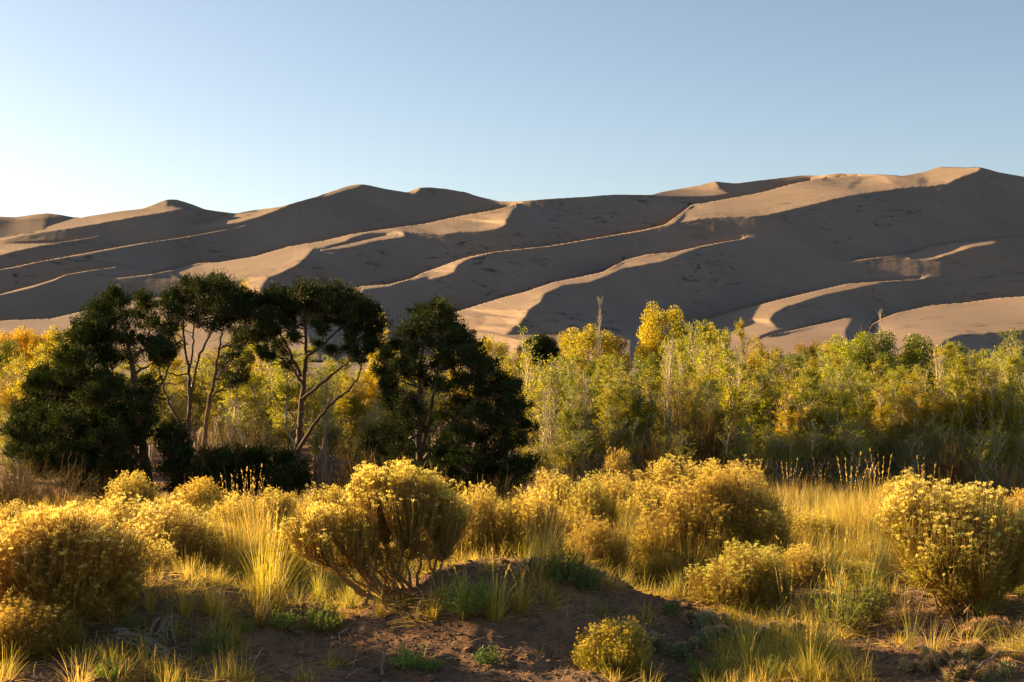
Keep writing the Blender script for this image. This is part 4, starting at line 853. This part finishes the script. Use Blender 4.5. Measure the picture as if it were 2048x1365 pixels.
# big pale one at the left
bx, by, bz = at_base(95, 1238); s1 = by/F
cb = bush_meshes(RG(83), [(-70*s1,0,125*s1,95*s1,.35,75*s1), (40*s1,.1,140*s1,90*s1,.35,70*s1), (120*s1,0,95*s1,70*s1,.3,90*s1), (-20*s1,.2,150*s1,70*s1,.3,60*s1), (-30*s1,-.1,60*s1,110*s1,.3,60*s1), (80*s1,-.1,50*s1,80*s1,.3,50*s1)], 4400, inner=110)
put_bush(cb, 'rabbitbrush', 'wide rabbitbrush with glowing cream-yellow top at the left edge', (bx, by, bz), 0, 1, fcol=(1.12,1.08,1.3), wcol=(1.2,1,.8), group='rabbitbrush in bloom')
CR, GD, DG, OL = (1.12,1.12,1.35), (1,.97,.9), (.85,.74,.6), (.8,.9,.8)
BUSHES = [
 (225,990,12.6,190,1,CR,'rabbitbrush with cream-yellow top behind the wide one at the left edge'),
 (335,1005,12.0,200,0,CR,'round rabbitbrush with shaded brown side, right of the cream-topped ones'),
 (262,948,16.5,110,0,GD,'rabbitbrush with separate gold flower heads in front of the massive juniper foot'),
 (400,960,17.0,118,0,(1.05,.9,.7),'dome-shaped orange-gold rabbitbrush in front of the low juniper shrub'),
 (20,1000,14.0,75,1,CR,'small pale rabbitbrush at the left edge behind the wide one'),
 (40,1195,8.9,230,2,DG,'brownish rabbitbrush in the bottom left corner'),
 (118,1245,9.0,110,3,OL,'small olive rabbitbrush beside the brown one in the bottom left corner'),
 (468,985,14.5,110,1,GD,'gold rabbitbrush among the tall grass left of the middle'),
 (545,975,15.0,120,2,GD,'gold rabbitbrush just left of the large middle one'),
 (660,975,14.5,110,0,GD,'small gold rabbitbrush partly behind the large middle one'),
 (952,975,12.4,130,0,GD,'gold rabbitbrush touching the right side of the large middle one'),
 (1062,970,12.2,140,1,(1.1,1.02,.9),'bright gold rabbitbrush right of the middle above the grass tussock'),
 (1100,940,15.0,150,2,GD,'broad yellow rabbitbrush behind the bright gold one'),
 (1180,950,14.0,110,3,OL,'olive rabbitbrush with brown stems above the shaded sandy bank'),
 (1190,1035,11.6,140,3,(.7,.6,.5),'brown dry rabbitbrush leaning over the shaded sandy bank'),
 (1237,905,19.0,70,0,(1,.85,.7),'small dull gold rabbitbrush at the back below the cottonwoods'),
 (1232,940,16.5,110,1,GD,'yellow rabbitbrush in front of the small dull gold one'),
 (1345,912,17.5,190,2,GD,'wide golden rabbitbrush at the back, dark underneath'),
 (1488,930,17.0,100,0,DG,'rabbitbrush at the right end of the golden row at the back'),
 (1420,925,18.5,110,0,GD,'rabbitbrush between the wide golden one at the back and the row end'),
 (1490,1083,10.45,235,2,OL,'low olive-gold rabbitbrush in front of the many-lobed mound'),
 (1605,1092,11.2,105,0,GD,'small flat-topped rabbitbrush right of the low olive-gold one'),
 (1622,1025,13.5,130,3,(1,1,.8),'low soft yellow rabbitbrush at the left of the tan grass field'),
 (1780,960,16.5,60,3,GD,'small yellow shrub in the tan grass beside the tall fan-shaped one'),
 (2040,985,13.0,90,0,(1.1,.9,.7),'orange-gold rabbitbrush at the right edge'),
 (1228,1238,8.75,150,3,(1,.9,.5),'green rabbitbrush with gold tips at the bottom beside the dark bank'),
 (2060,1080,10.6,110,3,(.9,.7,.5),'reddish brown rabbitbrush cut by the right edge'),
 (1720,1120,11.0,90,3,(.9,1,.9),'small wispy rabbitbrush in the open ground left of the tall fan'),
 (905,1005,13.6,120,1,GD,'low gold rabbitbrush filling in right behind the large middle one'),
 (1010,1010,13.4,110,2,GD,'gold rabbitbrush between the one touching the large middle shrub and the bright gold one'),
 (430,1040,12.8,120,3,OL,'olive rabbitbrush right of the round shaded one, behind tussocks'),
 (300,1080,11.0,120,0,CR,'cream-yellow rabbitbrush low in front of the round shaded one'),
 (190,1080,10.8,150,2,CR,'cream-yellow rabbitbrush in front, left of the bare roots'),
 (590,1050,12.6,110,1,GD,'yellow rabbitbrush at the left shoulder of the large middle one'),
 (1130,1020,13.0,110,0,GD,'gold rabbitbrush behind the brown dry one'),
 (1290,960,15.5,110,2,GD,'gold rabbitbrush between the yellow one at the back and the many-lobed mound'),
 (1660,1010,16.0,70,3,GD,'little yellow shrub in the middle of the tan grass field'),
 (1850,985,15.5,120,1,CR,'pale rabbitbrush just behind the left half of the tall fan'),
 (1330,1110,11.6,90,0,DG,'small brownish gold rabbitbrush at the left foot of the many-lobed mound'),
]
for px, top, Y, wp, mi, col, label in BUSHES:
    g = (1.0,1.25,.9) if 'green' in label else ((.9,.75,.55) if 'brown' in label else (1,1,1))
    bush_at(px, top, Y, wp, BM[mi], label, fcol=col, gcol=g)
# brown leafless brush below and left of the junipers
def brush_meshes(rng):
    g = Geo(); n = 60; a = rng.uniform(0, 6.28, n); le = rng.uniform(.1, 1.1, n)
    for i in range(n):
        d = np.array([math.cos(a[i])*le[i], math.sin(a[i])*le[i], 1.0]); d /= np.linalg.norm(d); p = np.array([d[0]*.05, d[1]*.05, 0]); q = curve(p, p+d*rng.uniform(.5, 1.05), 8, rng, .09); g.tube(q, np.linspace(.008, .002, 8), 4)
        for k in range(9):
            j = rng.integers(2, 8); e = rdir(rng, 1)[0]*.5+d; e *= rng.uniform(.1, .3); q2 = curve(q[j], q[j]+e, 5, rng, .1); g.tube(q2, np.linspace(.004, .0012, 5), 3)
            for m in range(3):
                j2 = rng.integers(1, 5); e2 = (rdir(rng, 1)[0]*.6+d)*.1; g.tube(np.array([q2[j2], q2[j2]+e2]), [.002, .001], 3)
    return g.build('brush_twigs', True)
BR = [brush_meshes(RG(90)), brush_meshes(RG(91))]
for k, (px, top, Y, wp, label) in enumerate([(40,925,19,150,'bare brown brush at the left edge in front of the massive juniper'),(120,945,18,150,'bare brown brush under the massive juniper skirt'),
   (20,960,17,120,'low bare brown brush at the left edge behind the pale shrub'),(440,845,24,110,'bare grey-brown brush between the pinkish and the stout trunk'),(500,850,24.5,110,'bare brown brush left of the stout grey trunk'),
   (690,880,22,110,'bare twiggy brush right of the broken snag'),(1000,960,20,150,'dark dead brush under the broad rounded juniper'),(2020,950,19,120,'bare tan brush at the right edge behind the tall fan shrub'),
   (1420,800,26,130,'bare grey brush in the thicket behind the golden row'),(1900,900,25,100,'bare tan brush in the thicket behind the tall fan shrub'),(1310,880,23,90,'bare pale brush behind the wide golden shrub')]):
    a, b = ab(px, top); x = a*Y; z0 = gz(x, Y); h = CAMZ+b*Y-z0; s = wp*Y/F/1.4
    r = obj('bare_shrub', BR[k % 2], M['twig']); r.location = (x, Y, z0); r.rotation_euler = (0, 0, k*1.3); r.scale = (s, s, h); tag(r, label, 'shrub', 'leafless brush'); r.color = (.62,.52,.26,1)
# ------------------------------------------------------------------ grass
TM = [tuft_mesh(RG(100), 230, .55, .22, .09, .0045, .45, 10), tuft_mesh(RG(101), 170, .5, .45, .06, .0045, .5, 6), tuft_mesh(RG(102), 120, .6, .55, .05, .005, .6, 4),
      tuft_mesh(RG(103), 90, .5, .16, .07, .006, .05, 0, (.05, 0)), tuft_mesh(RG(104), 40, .6, .5, .04, .005, .3, 4), tuft_mesh(RG(105), 300, .62, .26, .16, .004, .65, 9)]
TUFTS = [ # px, base py, height px, mesh, colour, label
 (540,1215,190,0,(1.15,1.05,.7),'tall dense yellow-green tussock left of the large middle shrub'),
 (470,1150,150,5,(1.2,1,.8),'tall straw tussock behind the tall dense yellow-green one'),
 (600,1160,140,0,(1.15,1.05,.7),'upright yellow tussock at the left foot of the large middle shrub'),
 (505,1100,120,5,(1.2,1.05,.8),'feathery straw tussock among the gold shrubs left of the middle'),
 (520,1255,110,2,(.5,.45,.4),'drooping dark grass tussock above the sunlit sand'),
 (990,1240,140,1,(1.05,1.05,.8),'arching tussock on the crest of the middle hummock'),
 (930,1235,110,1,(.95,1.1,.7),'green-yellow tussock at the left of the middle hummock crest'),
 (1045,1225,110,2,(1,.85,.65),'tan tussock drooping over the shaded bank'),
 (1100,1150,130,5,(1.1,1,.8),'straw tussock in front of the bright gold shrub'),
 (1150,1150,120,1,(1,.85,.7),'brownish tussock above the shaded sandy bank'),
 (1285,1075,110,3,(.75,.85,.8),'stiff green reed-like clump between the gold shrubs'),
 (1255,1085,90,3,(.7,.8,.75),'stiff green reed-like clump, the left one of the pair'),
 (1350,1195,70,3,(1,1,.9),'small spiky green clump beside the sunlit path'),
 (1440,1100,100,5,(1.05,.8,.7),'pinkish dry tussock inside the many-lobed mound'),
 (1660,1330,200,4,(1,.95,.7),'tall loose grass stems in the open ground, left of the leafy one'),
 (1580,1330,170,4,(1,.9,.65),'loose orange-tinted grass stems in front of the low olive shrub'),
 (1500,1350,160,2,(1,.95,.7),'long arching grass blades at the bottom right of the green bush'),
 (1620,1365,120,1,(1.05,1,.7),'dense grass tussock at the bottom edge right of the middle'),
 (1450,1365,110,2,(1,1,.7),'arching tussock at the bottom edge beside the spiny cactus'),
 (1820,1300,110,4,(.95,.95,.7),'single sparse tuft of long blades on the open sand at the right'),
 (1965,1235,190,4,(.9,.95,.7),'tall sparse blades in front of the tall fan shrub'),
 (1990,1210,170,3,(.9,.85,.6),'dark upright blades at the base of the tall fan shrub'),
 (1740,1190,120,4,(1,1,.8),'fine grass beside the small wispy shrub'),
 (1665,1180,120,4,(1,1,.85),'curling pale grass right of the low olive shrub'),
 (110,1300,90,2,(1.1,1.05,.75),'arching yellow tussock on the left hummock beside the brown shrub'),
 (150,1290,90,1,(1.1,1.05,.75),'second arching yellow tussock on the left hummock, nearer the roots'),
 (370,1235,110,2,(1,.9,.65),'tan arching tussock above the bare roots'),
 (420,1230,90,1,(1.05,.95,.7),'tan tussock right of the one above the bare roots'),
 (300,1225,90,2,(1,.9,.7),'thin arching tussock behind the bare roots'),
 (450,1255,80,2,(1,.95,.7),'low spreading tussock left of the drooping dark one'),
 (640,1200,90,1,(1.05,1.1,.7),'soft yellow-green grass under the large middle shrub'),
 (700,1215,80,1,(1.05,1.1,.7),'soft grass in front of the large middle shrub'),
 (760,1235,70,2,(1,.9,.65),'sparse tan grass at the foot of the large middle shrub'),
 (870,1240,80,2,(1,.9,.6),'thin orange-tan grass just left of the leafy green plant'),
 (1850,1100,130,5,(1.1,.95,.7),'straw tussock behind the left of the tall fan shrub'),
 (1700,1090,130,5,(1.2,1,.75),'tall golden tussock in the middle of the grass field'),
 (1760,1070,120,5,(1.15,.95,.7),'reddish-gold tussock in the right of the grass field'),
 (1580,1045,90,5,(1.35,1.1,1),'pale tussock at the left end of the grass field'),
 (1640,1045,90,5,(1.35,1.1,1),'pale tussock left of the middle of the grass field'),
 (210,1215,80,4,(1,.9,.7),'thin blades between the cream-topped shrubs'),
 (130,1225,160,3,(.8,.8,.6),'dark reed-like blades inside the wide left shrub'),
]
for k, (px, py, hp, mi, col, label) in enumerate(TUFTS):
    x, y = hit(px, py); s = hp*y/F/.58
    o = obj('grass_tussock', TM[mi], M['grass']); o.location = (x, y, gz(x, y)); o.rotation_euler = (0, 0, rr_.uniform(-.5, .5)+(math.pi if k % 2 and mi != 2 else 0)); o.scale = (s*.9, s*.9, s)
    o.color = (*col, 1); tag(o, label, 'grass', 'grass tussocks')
def grass_field():
    rng = RG(110); n = 300000
    y = 7.3+rng.random(n)**1.0*19.5; x = (rng.random(n)*2-1)*(y*.40+.6); px = x/y*F+1024; z = GZ(x, y); py = 705+(CAMZ-z)/y*F
    d = np.clip((y-11.3)/2.5, 0, 1)*.9+.05
    d = np.where(y < 11.8, .05+.22*np.clip(fbm(x*1.1, y*1.1, 3, 61)*2.2, 0, 1), d)
    bare = ((px > 430) & (px < 1400) & (py > 1235)) | ((px > 1640) & (py > 1235)) | ((px > 1180) & (px < 1400) & (py > 1150)); d = np.where(bare, d*.16, d)
    d = np.where((px > 1400) & (px < 1660) & (py > 1260), .5, d)
    d = d*(.55+.6*np.clip(fbm(x*2, y*2, 3, 62)+.4, 0, 1.2))
    d = np.where((px > 1535) & (px < 1800) & (y > 13.5), 1.0, d)*np.clip((26-y)/2.0, 0, 1)
    k = rng.random(n) < d*.62; x, y, z, px = x[k], y[k], z[k], px[k]; m = len(x); P = np.stack([x, y, z-.01], 1)
    a = rng.uniform(0, 6.28, m); le = np.abs(rng.normal(0, .4, m)); D = unit(np.stack([np.cos(a)*le, np.sin(a)*le, np.ones(m)], 1)); b = np.stack([np.cos(a)*le+.12, np.sin(a)*le, 0*a], 1)*rng.uniform(.3, 1.2, (m, 1))
    fld = (px > 1535) & (px < 1800) & (y > 13.5); H = np.where(fld, .42, np.where(y > 11.8, .26, .13))*rng.uniform(.45, 1.25, m)*(1+.35*fbm(x*.9, y*.9, 2, 63))
    g = Geo(); t = np.clip(rng.normal(.6, .25, m)+.3*fbm(x*1.3, y*1.3, 2, 64), 0, 1); g.blades(P, D, b, H, np.where(y > 13, .0055, .0035)*rng.uniform(.7, 1.3, m), t, 3)
        # clumps
    nc = 4200; cy = 8.2+rng.random(nc)**1.1*14; cx = (rng.random(nc)*2-1)*(cy*.39+.4); cpx = cx/cy*F+1024; cpy = 705+(CAMZ-GZ(cx, cy))/cy*F
    pr = np.where(cy > 11.3, .9, .26+.5*np.clip(fbm(cx*1.4, cy*1.4, 2, 66)*2, 0, 1)); bare = ((cpx > 480) & (cpx < 1400) & (cpy > 1240)) | ((cpx > 1660) & (cpy > 1230)); pr = np.where(bare, .05, pr); pr = np.where((cpx > 1400) & (cpx < 1680) & (cpy > 1200), 1.0, pr); pr = np.where((cpx > 1680) & (cpy > 1230), .22, pr); pr = np.where((cpx < 440) & (cpy > 1150), .5, pr)
    kk = rng.random(nc) < pr; cx, cy = cx[kk], cy[kk]; nc = len(cx); hh = rng.uniform(.12, .40, nc)*np.where(cy > 11.3, 1.15, .62); ct = rng.normal(.5, .22, nc); lx = rng.normal(.1, .2, nc)
    i = np.repeat(np.arange(nc), 60); m = len(i); a = rng.uniform(0, 6.28, m); rad = .05*np.sqrt(rng.random(m))*(1+hh[i]); x = cx[i]+np.cos(a)*rad; y = cy[i]+np.sin(a)*rad
    le = np.abs(rng.normal(0, .42, m)); a2 = a+rng.normal(size=m)*.7; D = unit(np.stack([np.cos(a2)*le+lx[i]*.5, np.sin(a2)*le, np.ones(m)], 1)); b = np.stack([np.cos(a2)*le*1.1+lx[i], np.sin(a2)*le, 0*a], 1)*rng.uniform(.3, 1.4, (m, 1))
    g.blades(np.stack([x, y, GZ(x, y)-.01], 1), D, b, hh[i]*rng.uniform(.4, 1.15, m), rng.uniform(.0022, .0048, m), np.clip(ct[i]+rng.normal(0, .2, m), 0, 1), 4)
    th = 26; i = np.repeat(np.arange(nc), th); m = len(i); a = rng.uniform(0, 6.28, m); rad = .10*np.sqrt(rng.random(m)); x = cx[i]+np.cos(a)*rad; y = cy[i]+np.sin(a)*rad
    D = unit(np.stack([np.cos(a)+rng.normal(size=m)*.8, np.sin(a)+rng.normal(size=m)*.8, rng.uniform(.05, .7, m)], 1)); b = rng.normal(size=(m, 3))*.25; b[:, 2] = 0
    g.blades(np.stack([x, y, GZ(x, y)+.004], 1), D, b, rng.uniform(.05, .2, m), .0028, np.clip(rng.normal(.85, .15, m), 0, 1), 3)
    o = obj('grass', g.build('grass_field'), M['grass']); o.color = (1.1, .98, .75, 1); tag(o, kind='stuff')
grass_field()
def litter():
    rng = RG(111); n = 16000; y = 7.4+rng.random(n)*5.5; x = (rng.random(n)*2-1)*(y*.38+.3); z = GZ(x, y); k = rng.random(n) < .5+.5*fbm(x*2, y*2, 2, 71); x, y, z = x[k], y[k], z[k]; m = len(x)
    g = Geo(); D = rdir(rng, m); D[:, 2] = np.abs(D[:, 2])*.15; L = rng.uniform(.02, .12, m); P = np.stack([x, y, z+.004], 1)
    T = P[:, None]+unit(D)[:, None]*L[:, None, None]*np.linspace(0, 1, 3)[None, :, None]; T[:, 1] += rng.normal(size=(m, 3))*.004; g.chains(T, np.broadcast_to(np.array([.0022, .002, .001]), (m, 3)), 3)
    c = Geo(); n2 = 12000; yy = 7.4+rng.random(n2)*4.2; xx = (rng.random(n2)*2-1)*(yy*.38+.3); rs = rng.uniform(.003, .015, n2)*(1+1.6*(rng.random(n2) < .06)); C = np.stack([xx, yy, GZ(xx, yy)+rs*.2], 1)
    oct_ = np.array([[1,0,0],[0,1,0],[-1,0,0],[0,-1,0],[.5,.5,.8],[-.5,.5,.8],[-.5,-.5,.8],[.5,-.5,.8]]); V = C[:, None]+oct_[None]*rs[:, None, None]*rng.uniform(.6, 1.3, (n2, 8, 1))*np.array([1.2, 1, .7])
    F_ = np.array([[0,1,5,4],[1,2,6,5],[2,3,7,6],[3,0,4,7],[4,5,6,7]]); c.add(V, np.arange(n2)[:, None, None]*8+F_[None], .5)
    o = obj('twig_litter', g.build('litter'), M['deadwood']); tag(o, kind='stuff')
    o = obj('soil_crumbs', c.build('crumbs'), bpy.data.materials['earth']); tag(o, kind='stuff')
litter()
# ------------------------------------------------------------------ low leafy plants
FM = [forb_meshes(RG(120), 90, .24, .24), forb_meshes(RG(121), 60, .28, .16, .045, .007), forb_meshes(RG(122), 40, .2, .14, .05, .010, 12)]
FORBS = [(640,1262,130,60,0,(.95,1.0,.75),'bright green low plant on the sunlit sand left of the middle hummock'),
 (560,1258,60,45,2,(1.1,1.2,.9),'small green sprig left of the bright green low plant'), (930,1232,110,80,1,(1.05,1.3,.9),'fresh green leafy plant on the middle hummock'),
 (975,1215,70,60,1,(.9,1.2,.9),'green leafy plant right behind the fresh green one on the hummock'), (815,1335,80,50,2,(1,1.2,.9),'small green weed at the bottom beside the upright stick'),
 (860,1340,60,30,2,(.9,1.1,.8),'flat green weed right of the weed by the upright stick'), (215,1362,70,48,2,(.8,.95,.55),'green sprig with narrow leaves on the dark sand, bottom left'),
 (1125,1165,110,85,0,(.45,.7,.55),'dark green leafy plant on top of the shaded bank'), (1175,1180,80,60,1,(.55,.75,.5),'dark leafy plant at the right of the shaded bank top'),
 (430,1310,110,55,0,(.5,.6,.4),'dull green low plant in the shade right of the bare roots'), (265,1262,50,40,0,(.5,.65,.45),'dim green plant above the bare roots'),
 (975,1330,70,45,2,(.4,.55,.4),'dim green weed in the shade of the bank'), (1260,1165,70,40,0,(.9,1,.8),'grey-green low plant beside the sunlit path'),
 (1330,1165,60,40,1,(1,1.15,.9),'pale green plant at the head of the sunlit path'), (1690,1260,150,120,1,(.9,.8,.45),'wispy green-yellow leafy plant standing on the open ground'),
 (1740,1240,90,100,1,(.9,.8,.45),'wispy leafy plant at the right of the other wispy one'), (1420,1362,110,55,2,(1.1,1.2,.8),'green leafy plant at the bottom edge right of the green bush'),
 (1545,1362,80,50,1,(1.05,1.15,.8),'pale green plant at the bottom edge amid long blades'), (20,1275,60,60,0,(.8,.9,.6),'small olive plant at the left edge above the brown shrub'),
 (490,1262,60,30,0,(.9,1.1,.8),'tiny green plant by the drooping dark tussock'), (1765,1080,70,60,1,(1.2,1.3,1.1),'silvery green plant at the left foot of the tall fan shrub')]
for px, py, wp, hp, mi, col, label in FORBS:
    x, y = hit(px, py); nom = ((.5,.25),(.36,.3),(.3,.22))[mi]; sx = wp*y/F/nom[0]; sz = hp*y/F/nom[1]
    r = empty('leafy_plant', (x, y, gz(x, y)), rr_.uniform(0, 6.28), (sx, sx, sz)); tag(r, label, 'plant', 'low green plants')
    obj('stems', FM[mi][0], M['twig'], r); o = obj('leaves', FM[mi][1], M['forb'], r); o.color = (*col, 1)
# ------------------------------------------------------------------ prickly pears
def cactus(px, py, wp, npad, label, k, sz=.06, col=(1,1,1)):
    rng = RG(200+k); x, y = hit(px, py); r = empty('prickly_pear', (x, y, gz(x, y))); tag(r, label, 'cactus', 'prickly pears'); w = wp*y/F
    for i in range(npad):
        cx = rng.uniform(-.5, .5)*w; cy = rng.uniform(-.25, .25)*w*.6; R0 = sz*rng.uniform(.75, 1.2); lean = rng.uniform(-.7, .7); az = rng.uniform(0, 6.28)
        z0 = gz(x+cx, y+cy)-gz(x, y)+R0*.75; th = np.linspace(0, np.pi, 9); ph = np.arange(14)*2*np.pi/14
        u = np.array([math.cos(az), math.sin(az), 0]); nrm = unit(np.array([-math.sin(az), math.cos(az), lean])); v = np.cross(u, nrm); v = v if v[2] > 0 else -v
        P = []
        for t in th:
            rr = math.sin(t)*R0; s_ = -math.cos(t)*R0*1.25; P.append([np.array([cx, cy, z0])+u*rr*math.cos(p)*(1+.15*s_/R0)+nrm*rr*math.sin(p)*.24+v*s_ for p in ph])
        V = np.array(P); g = Geo(); ii = np.arange(8)[:, None]*14; j = np.arange(14)[None]; j2 = (j+1) % 14; g.add(V, np.stack([ii+j, ii+j2, ii+14+j2, ii+14+j], -1), rng.random())
        pad = obj('pad', g.build('cactus_pad', True), M['cactus'], r); pad.color = (*col, 1)
        sp = Geo(); S0 = V[1:-1].reshape(-1, 3); S0 = S0[rng.random(len(S0)) < .8]; S0 = np.repeat(S0, 4, 0); c0 = np.array([cx, cy, z0]); D = unit(S0-c0)+nrm*np.sign(((S0-c0)@nrm))[:, None]*.6+rdir(rng, len(S0))*.6
        sp.leaves(S0, D, rdir(rng, len(S0)), rng.uniform(.012, .036, len(S0)), .0022, rng.random(len(S0))); so = obj('spines', sp.build('cactus_spines'), M['spine'], pad); so.color = (*col, 1)
cactus(1075,1150,90,5,'dark prickly pear pads at the head of the shaded bank',0)
cactus(1390,1255,120,10,'spiny prickly pear mat beside the path, left of the long blades',1)
cactus(1470,1290,130,10,'spiny prickly pear mat right of the bottom green bush, behind the long blades',2,.055)
cactus(1340,1310,90,6,'spiny prickly pear hugging the right side of the bottom green bush',3,.055)
cactus(1990,1270,120,12,'tan prickly pear mat with orange fruit-coloured tips at the right edge',4,.045,(1.2,1.0,.9))
cactus(1900,1320,130,10,'low tan prickly pear mat on the open sand at the right',5,.04,(1.15,1.0,.85))
cactus(1960,1355,140,10,'prickly pear mat in the bottom right corner',6,.04,(1.15,1.0,.85))
cactus(1830,1345,90,7,'small prickly pear cluster near the bottom, left of the bottom right corner',7,.035,(1.15,1.0,.85))
cactus(1560,1280,90,6,'spiny prickly pear among loose orange-tinted grass',8,.05)
# ------------------------------------------------------------------ bare roots, sticks
def roots():
    rng = RG(300); x, y = hit(290, 1300); z = gz(x, y); r = empty('tangled_roots', (x, y, z)); o = np.array([x, y, z]); s = y/F
    lines = []
    for k in range(34):
        x0 = rng.uniform(228, 300); y0 = 1262+(x0-228)*.3+rng.uniform(0, 30); x1 = x0+rng.uniform(35, 100); y1 = y0+rng.uniform(0, 45); lines.append((x0, y0, x1, y1))
    for k in range(9): x0 = rng.uniform(300, 330); lines.append((x0, 1262+rng.uniform(-6, 10), x0+rng.uniform(15, 38), 1232+rng.uniform(-4, 30)))
    for k in range(8): x0 = rng.uniform(315, 345); lines.append((x0, 1265, x0+rng.uniform(-40, 20), 1285+rng.uniform(0, 15)))
    for x0, y0, x1, y1 in lines:
        g = Geo(); p = []
        h0 = rng.uniform(.0, .05)
        q2 = curve((x0, y0, 0), (x1, y1, 0), 9, rng, .09)
        for i, (u, v, _) in enumerate(q2):
            X, Yy = hit(u, v); p.append([X, Yy-.02, gz(X, Yy)+.012+h0*math.sin(math.pi*i/8)])
        p = np.array(p); p[1:-1] = (p[:-2]+2*p[1:-1]+p[2:])/4; w_ = rng.uniform(.005, .014); g.tube(p-o, np.linspace(w_, w_*.35, 9)*(1+.2*rng.normal(size=9)), 6); obj('root', g.build('root', True), M['deadwood'], r)
    tag(r, 'tangle of weathered grey roots lying bare on the left hummock', 'roots')
roots()
def stick(name, label, pts, rad, lift, k):
    rng = RG(k); g = Geo(); p = []
    for (u, v, h) in pts:
        p.append(h)
    x, y = hit(pts[0][0], pts[0][1]); z = gz(x, y); s = y/F; P = []
    for (u, v, h) in pts:
        X, Yy = (x+(u-pts[0][0])*s, y) if lift else hit(u, v); P.append([X, Yy, (z+(pts[0][1]-v)*s) if lift else gz(X, Yy)+.012+h])
    P = np.array(P); t = np.linspace(0, len(P)-1, 14); P = np.stack([np.interp(t, np.arange(len(P)), P[:, c]) for c in range(3)], 1); P[1:-1] += rng.normal(size=P[1:-1].shape)*.004
    g.tube(P-np.array([x, y, z]), np.linspace(rad, rad*.4, 14), 7); o = obj(name, g.build(name, True), M['deadwood']); o.location = (x, y, z); tag(o, label, 'stick')
stick('upright_stick', 'crooked brown stick standing upright in the sunlit sand at the bottom', [(764,1352,0),(765,1325,0),(771,1305,0),(776,1287,0)], .011, True, 1)
stick('fallen_stick', 'grey fallen stick on the shaded sand left of the upright stick', [(560,1345,0),(585,1362,.02),(600,1364,0)], .008, False, 2)
stick('fallen_stick', 'pale fallen twig at the bottom just left of the upright stick', [(690,1362,0),(715,1350,.02),(745,1348,0)], .007, False, 3)
stick('fallen_stick', 'short dark fallen stick on the left sand beside the shaded green plant', [(498,1325,0),(520,1320,.02),(545,1316,0)], .012, False, 4)
stick('fallen_stick', 'long thin branch lying under the low olive rabbitbrush', [(1500,1232,0),(1560,1240,.03),(1630,1245,0)], .012, False, 5)
stick('fallen_stick', 'thin bent branch lying across the bottom right corner', [(1950,1362,.05),(2000,1330,.06),(2046,1325,.04)], .008, False, 6)
stick('fallen_stick', 'driftwood-like twig on the sunlit sand left of the hummock', [(675,1275,0),(700,1268,.03),(730,1272,0)], .010, False, 7)
stick('fallen_stick', 'curved pale root on the crest of the middle hummock', [(835,1240,0),(842,1216,.04),(870,1212,.02)], .014, False, 8)
# ------------------------------------------------------------------ hikers far off on the dune ridge
def hiker(px, label, step, k):
    c = int(round((px+440)/2930*(Y_.shape[1]-1))); Yd = Y_[-1, c]; x = a_[c]*Yd; z = CAMZ+(B0_+H_[c])*Yd-.05
    pts = dict(pelvis=(0,0,.95), chest=(0,0,1.3), neck=(0,0,1.5), head=(0,-.02,1.62), crown=(0,-.02,1.76), shl=(.19,0,1.43), shr=(-.19,0,1.43), ell=(.26,.04,1.14), elr=(-.26,-.06,1.14), hal=(.27,-.08,.9), har=(-.26,-.2,.92),
      hipl=(.09,0,.9), hipr=(-.09,0,.9), knl=(.10,-step*.5,.5), knr=(-.10,step*.4,.5), ftl=(.10,-step,.05), ftr=(-.10,step*.9,.05), tol=(.10,-step-.16,.03), tor=(-.10,step*.9-.16,.03))
    R0 = dict(pelvis=.15, chest=.16, neck=.06, head=.105, crown=.06, shl=.075, shr=.075, ell=.05, elr=.05, hal=.04, har=.04, hipl=.1, hipr=.1, knl=.065, knr=.065, ftl=.045, ftr=.045, tol=.04, tor=.04)
    names = list(pts); E = [('pelvis','chest'),('chest','neck'),('neck','head'),('head','crown'),('chest','shl'),('chest','shr'),('shl','ell'),('ell','hal'),('shr','elr'),('elr','har'),('pelvis','hipl'),('pelvis','hipr'),('hipl','knl'),('knl','ftl'),('ftl','tol'),('hipr','knr'),('knr','ftr'),('ftr','tor')]
    me = bpy.data.meshes.new('person'); me.from_pydata([pts[n] for n in names], [(names.index(a), names.index(b)) for a, b in E], [])
    o = bpy.data.objects.new('person', me); SC.collection.objects.link(o); o.modifiers.new('skin', 'SKIN'); me.skin_vertices.new() if not me.skin_vertices else None
    for n, v in zip(names, me.skin_vertices[0].data): v.radius = (R0[n], R0[n]*.8)
    me.skin_vertices[0].data[0].use_root = True; sb = o.modifiers.new('sub', 'SUBSURF'); sb.levels = 1; sb.render_levels = 1
    m, nt, p = mat('dark_clothing'); p.inputs['Base Color'].default_value = (.03,.03,.045,1); p.inputs['Roughness'].default_value = .9; me.materials.append(m)
    o.location = (x, Yd, z); o.rotation_euler = (0, 0, 1.2); o.scale = (1.2,)*3 if k == 0 else (1,)*3; tag(o, label, 'person')
hiker(1950, 'person in dark clothes standing on the highest dune peak at the right', .15, 0)
hiker(1722, 'person in dark clothes walking along the dune ridge left of the highest peak', .3, 1)
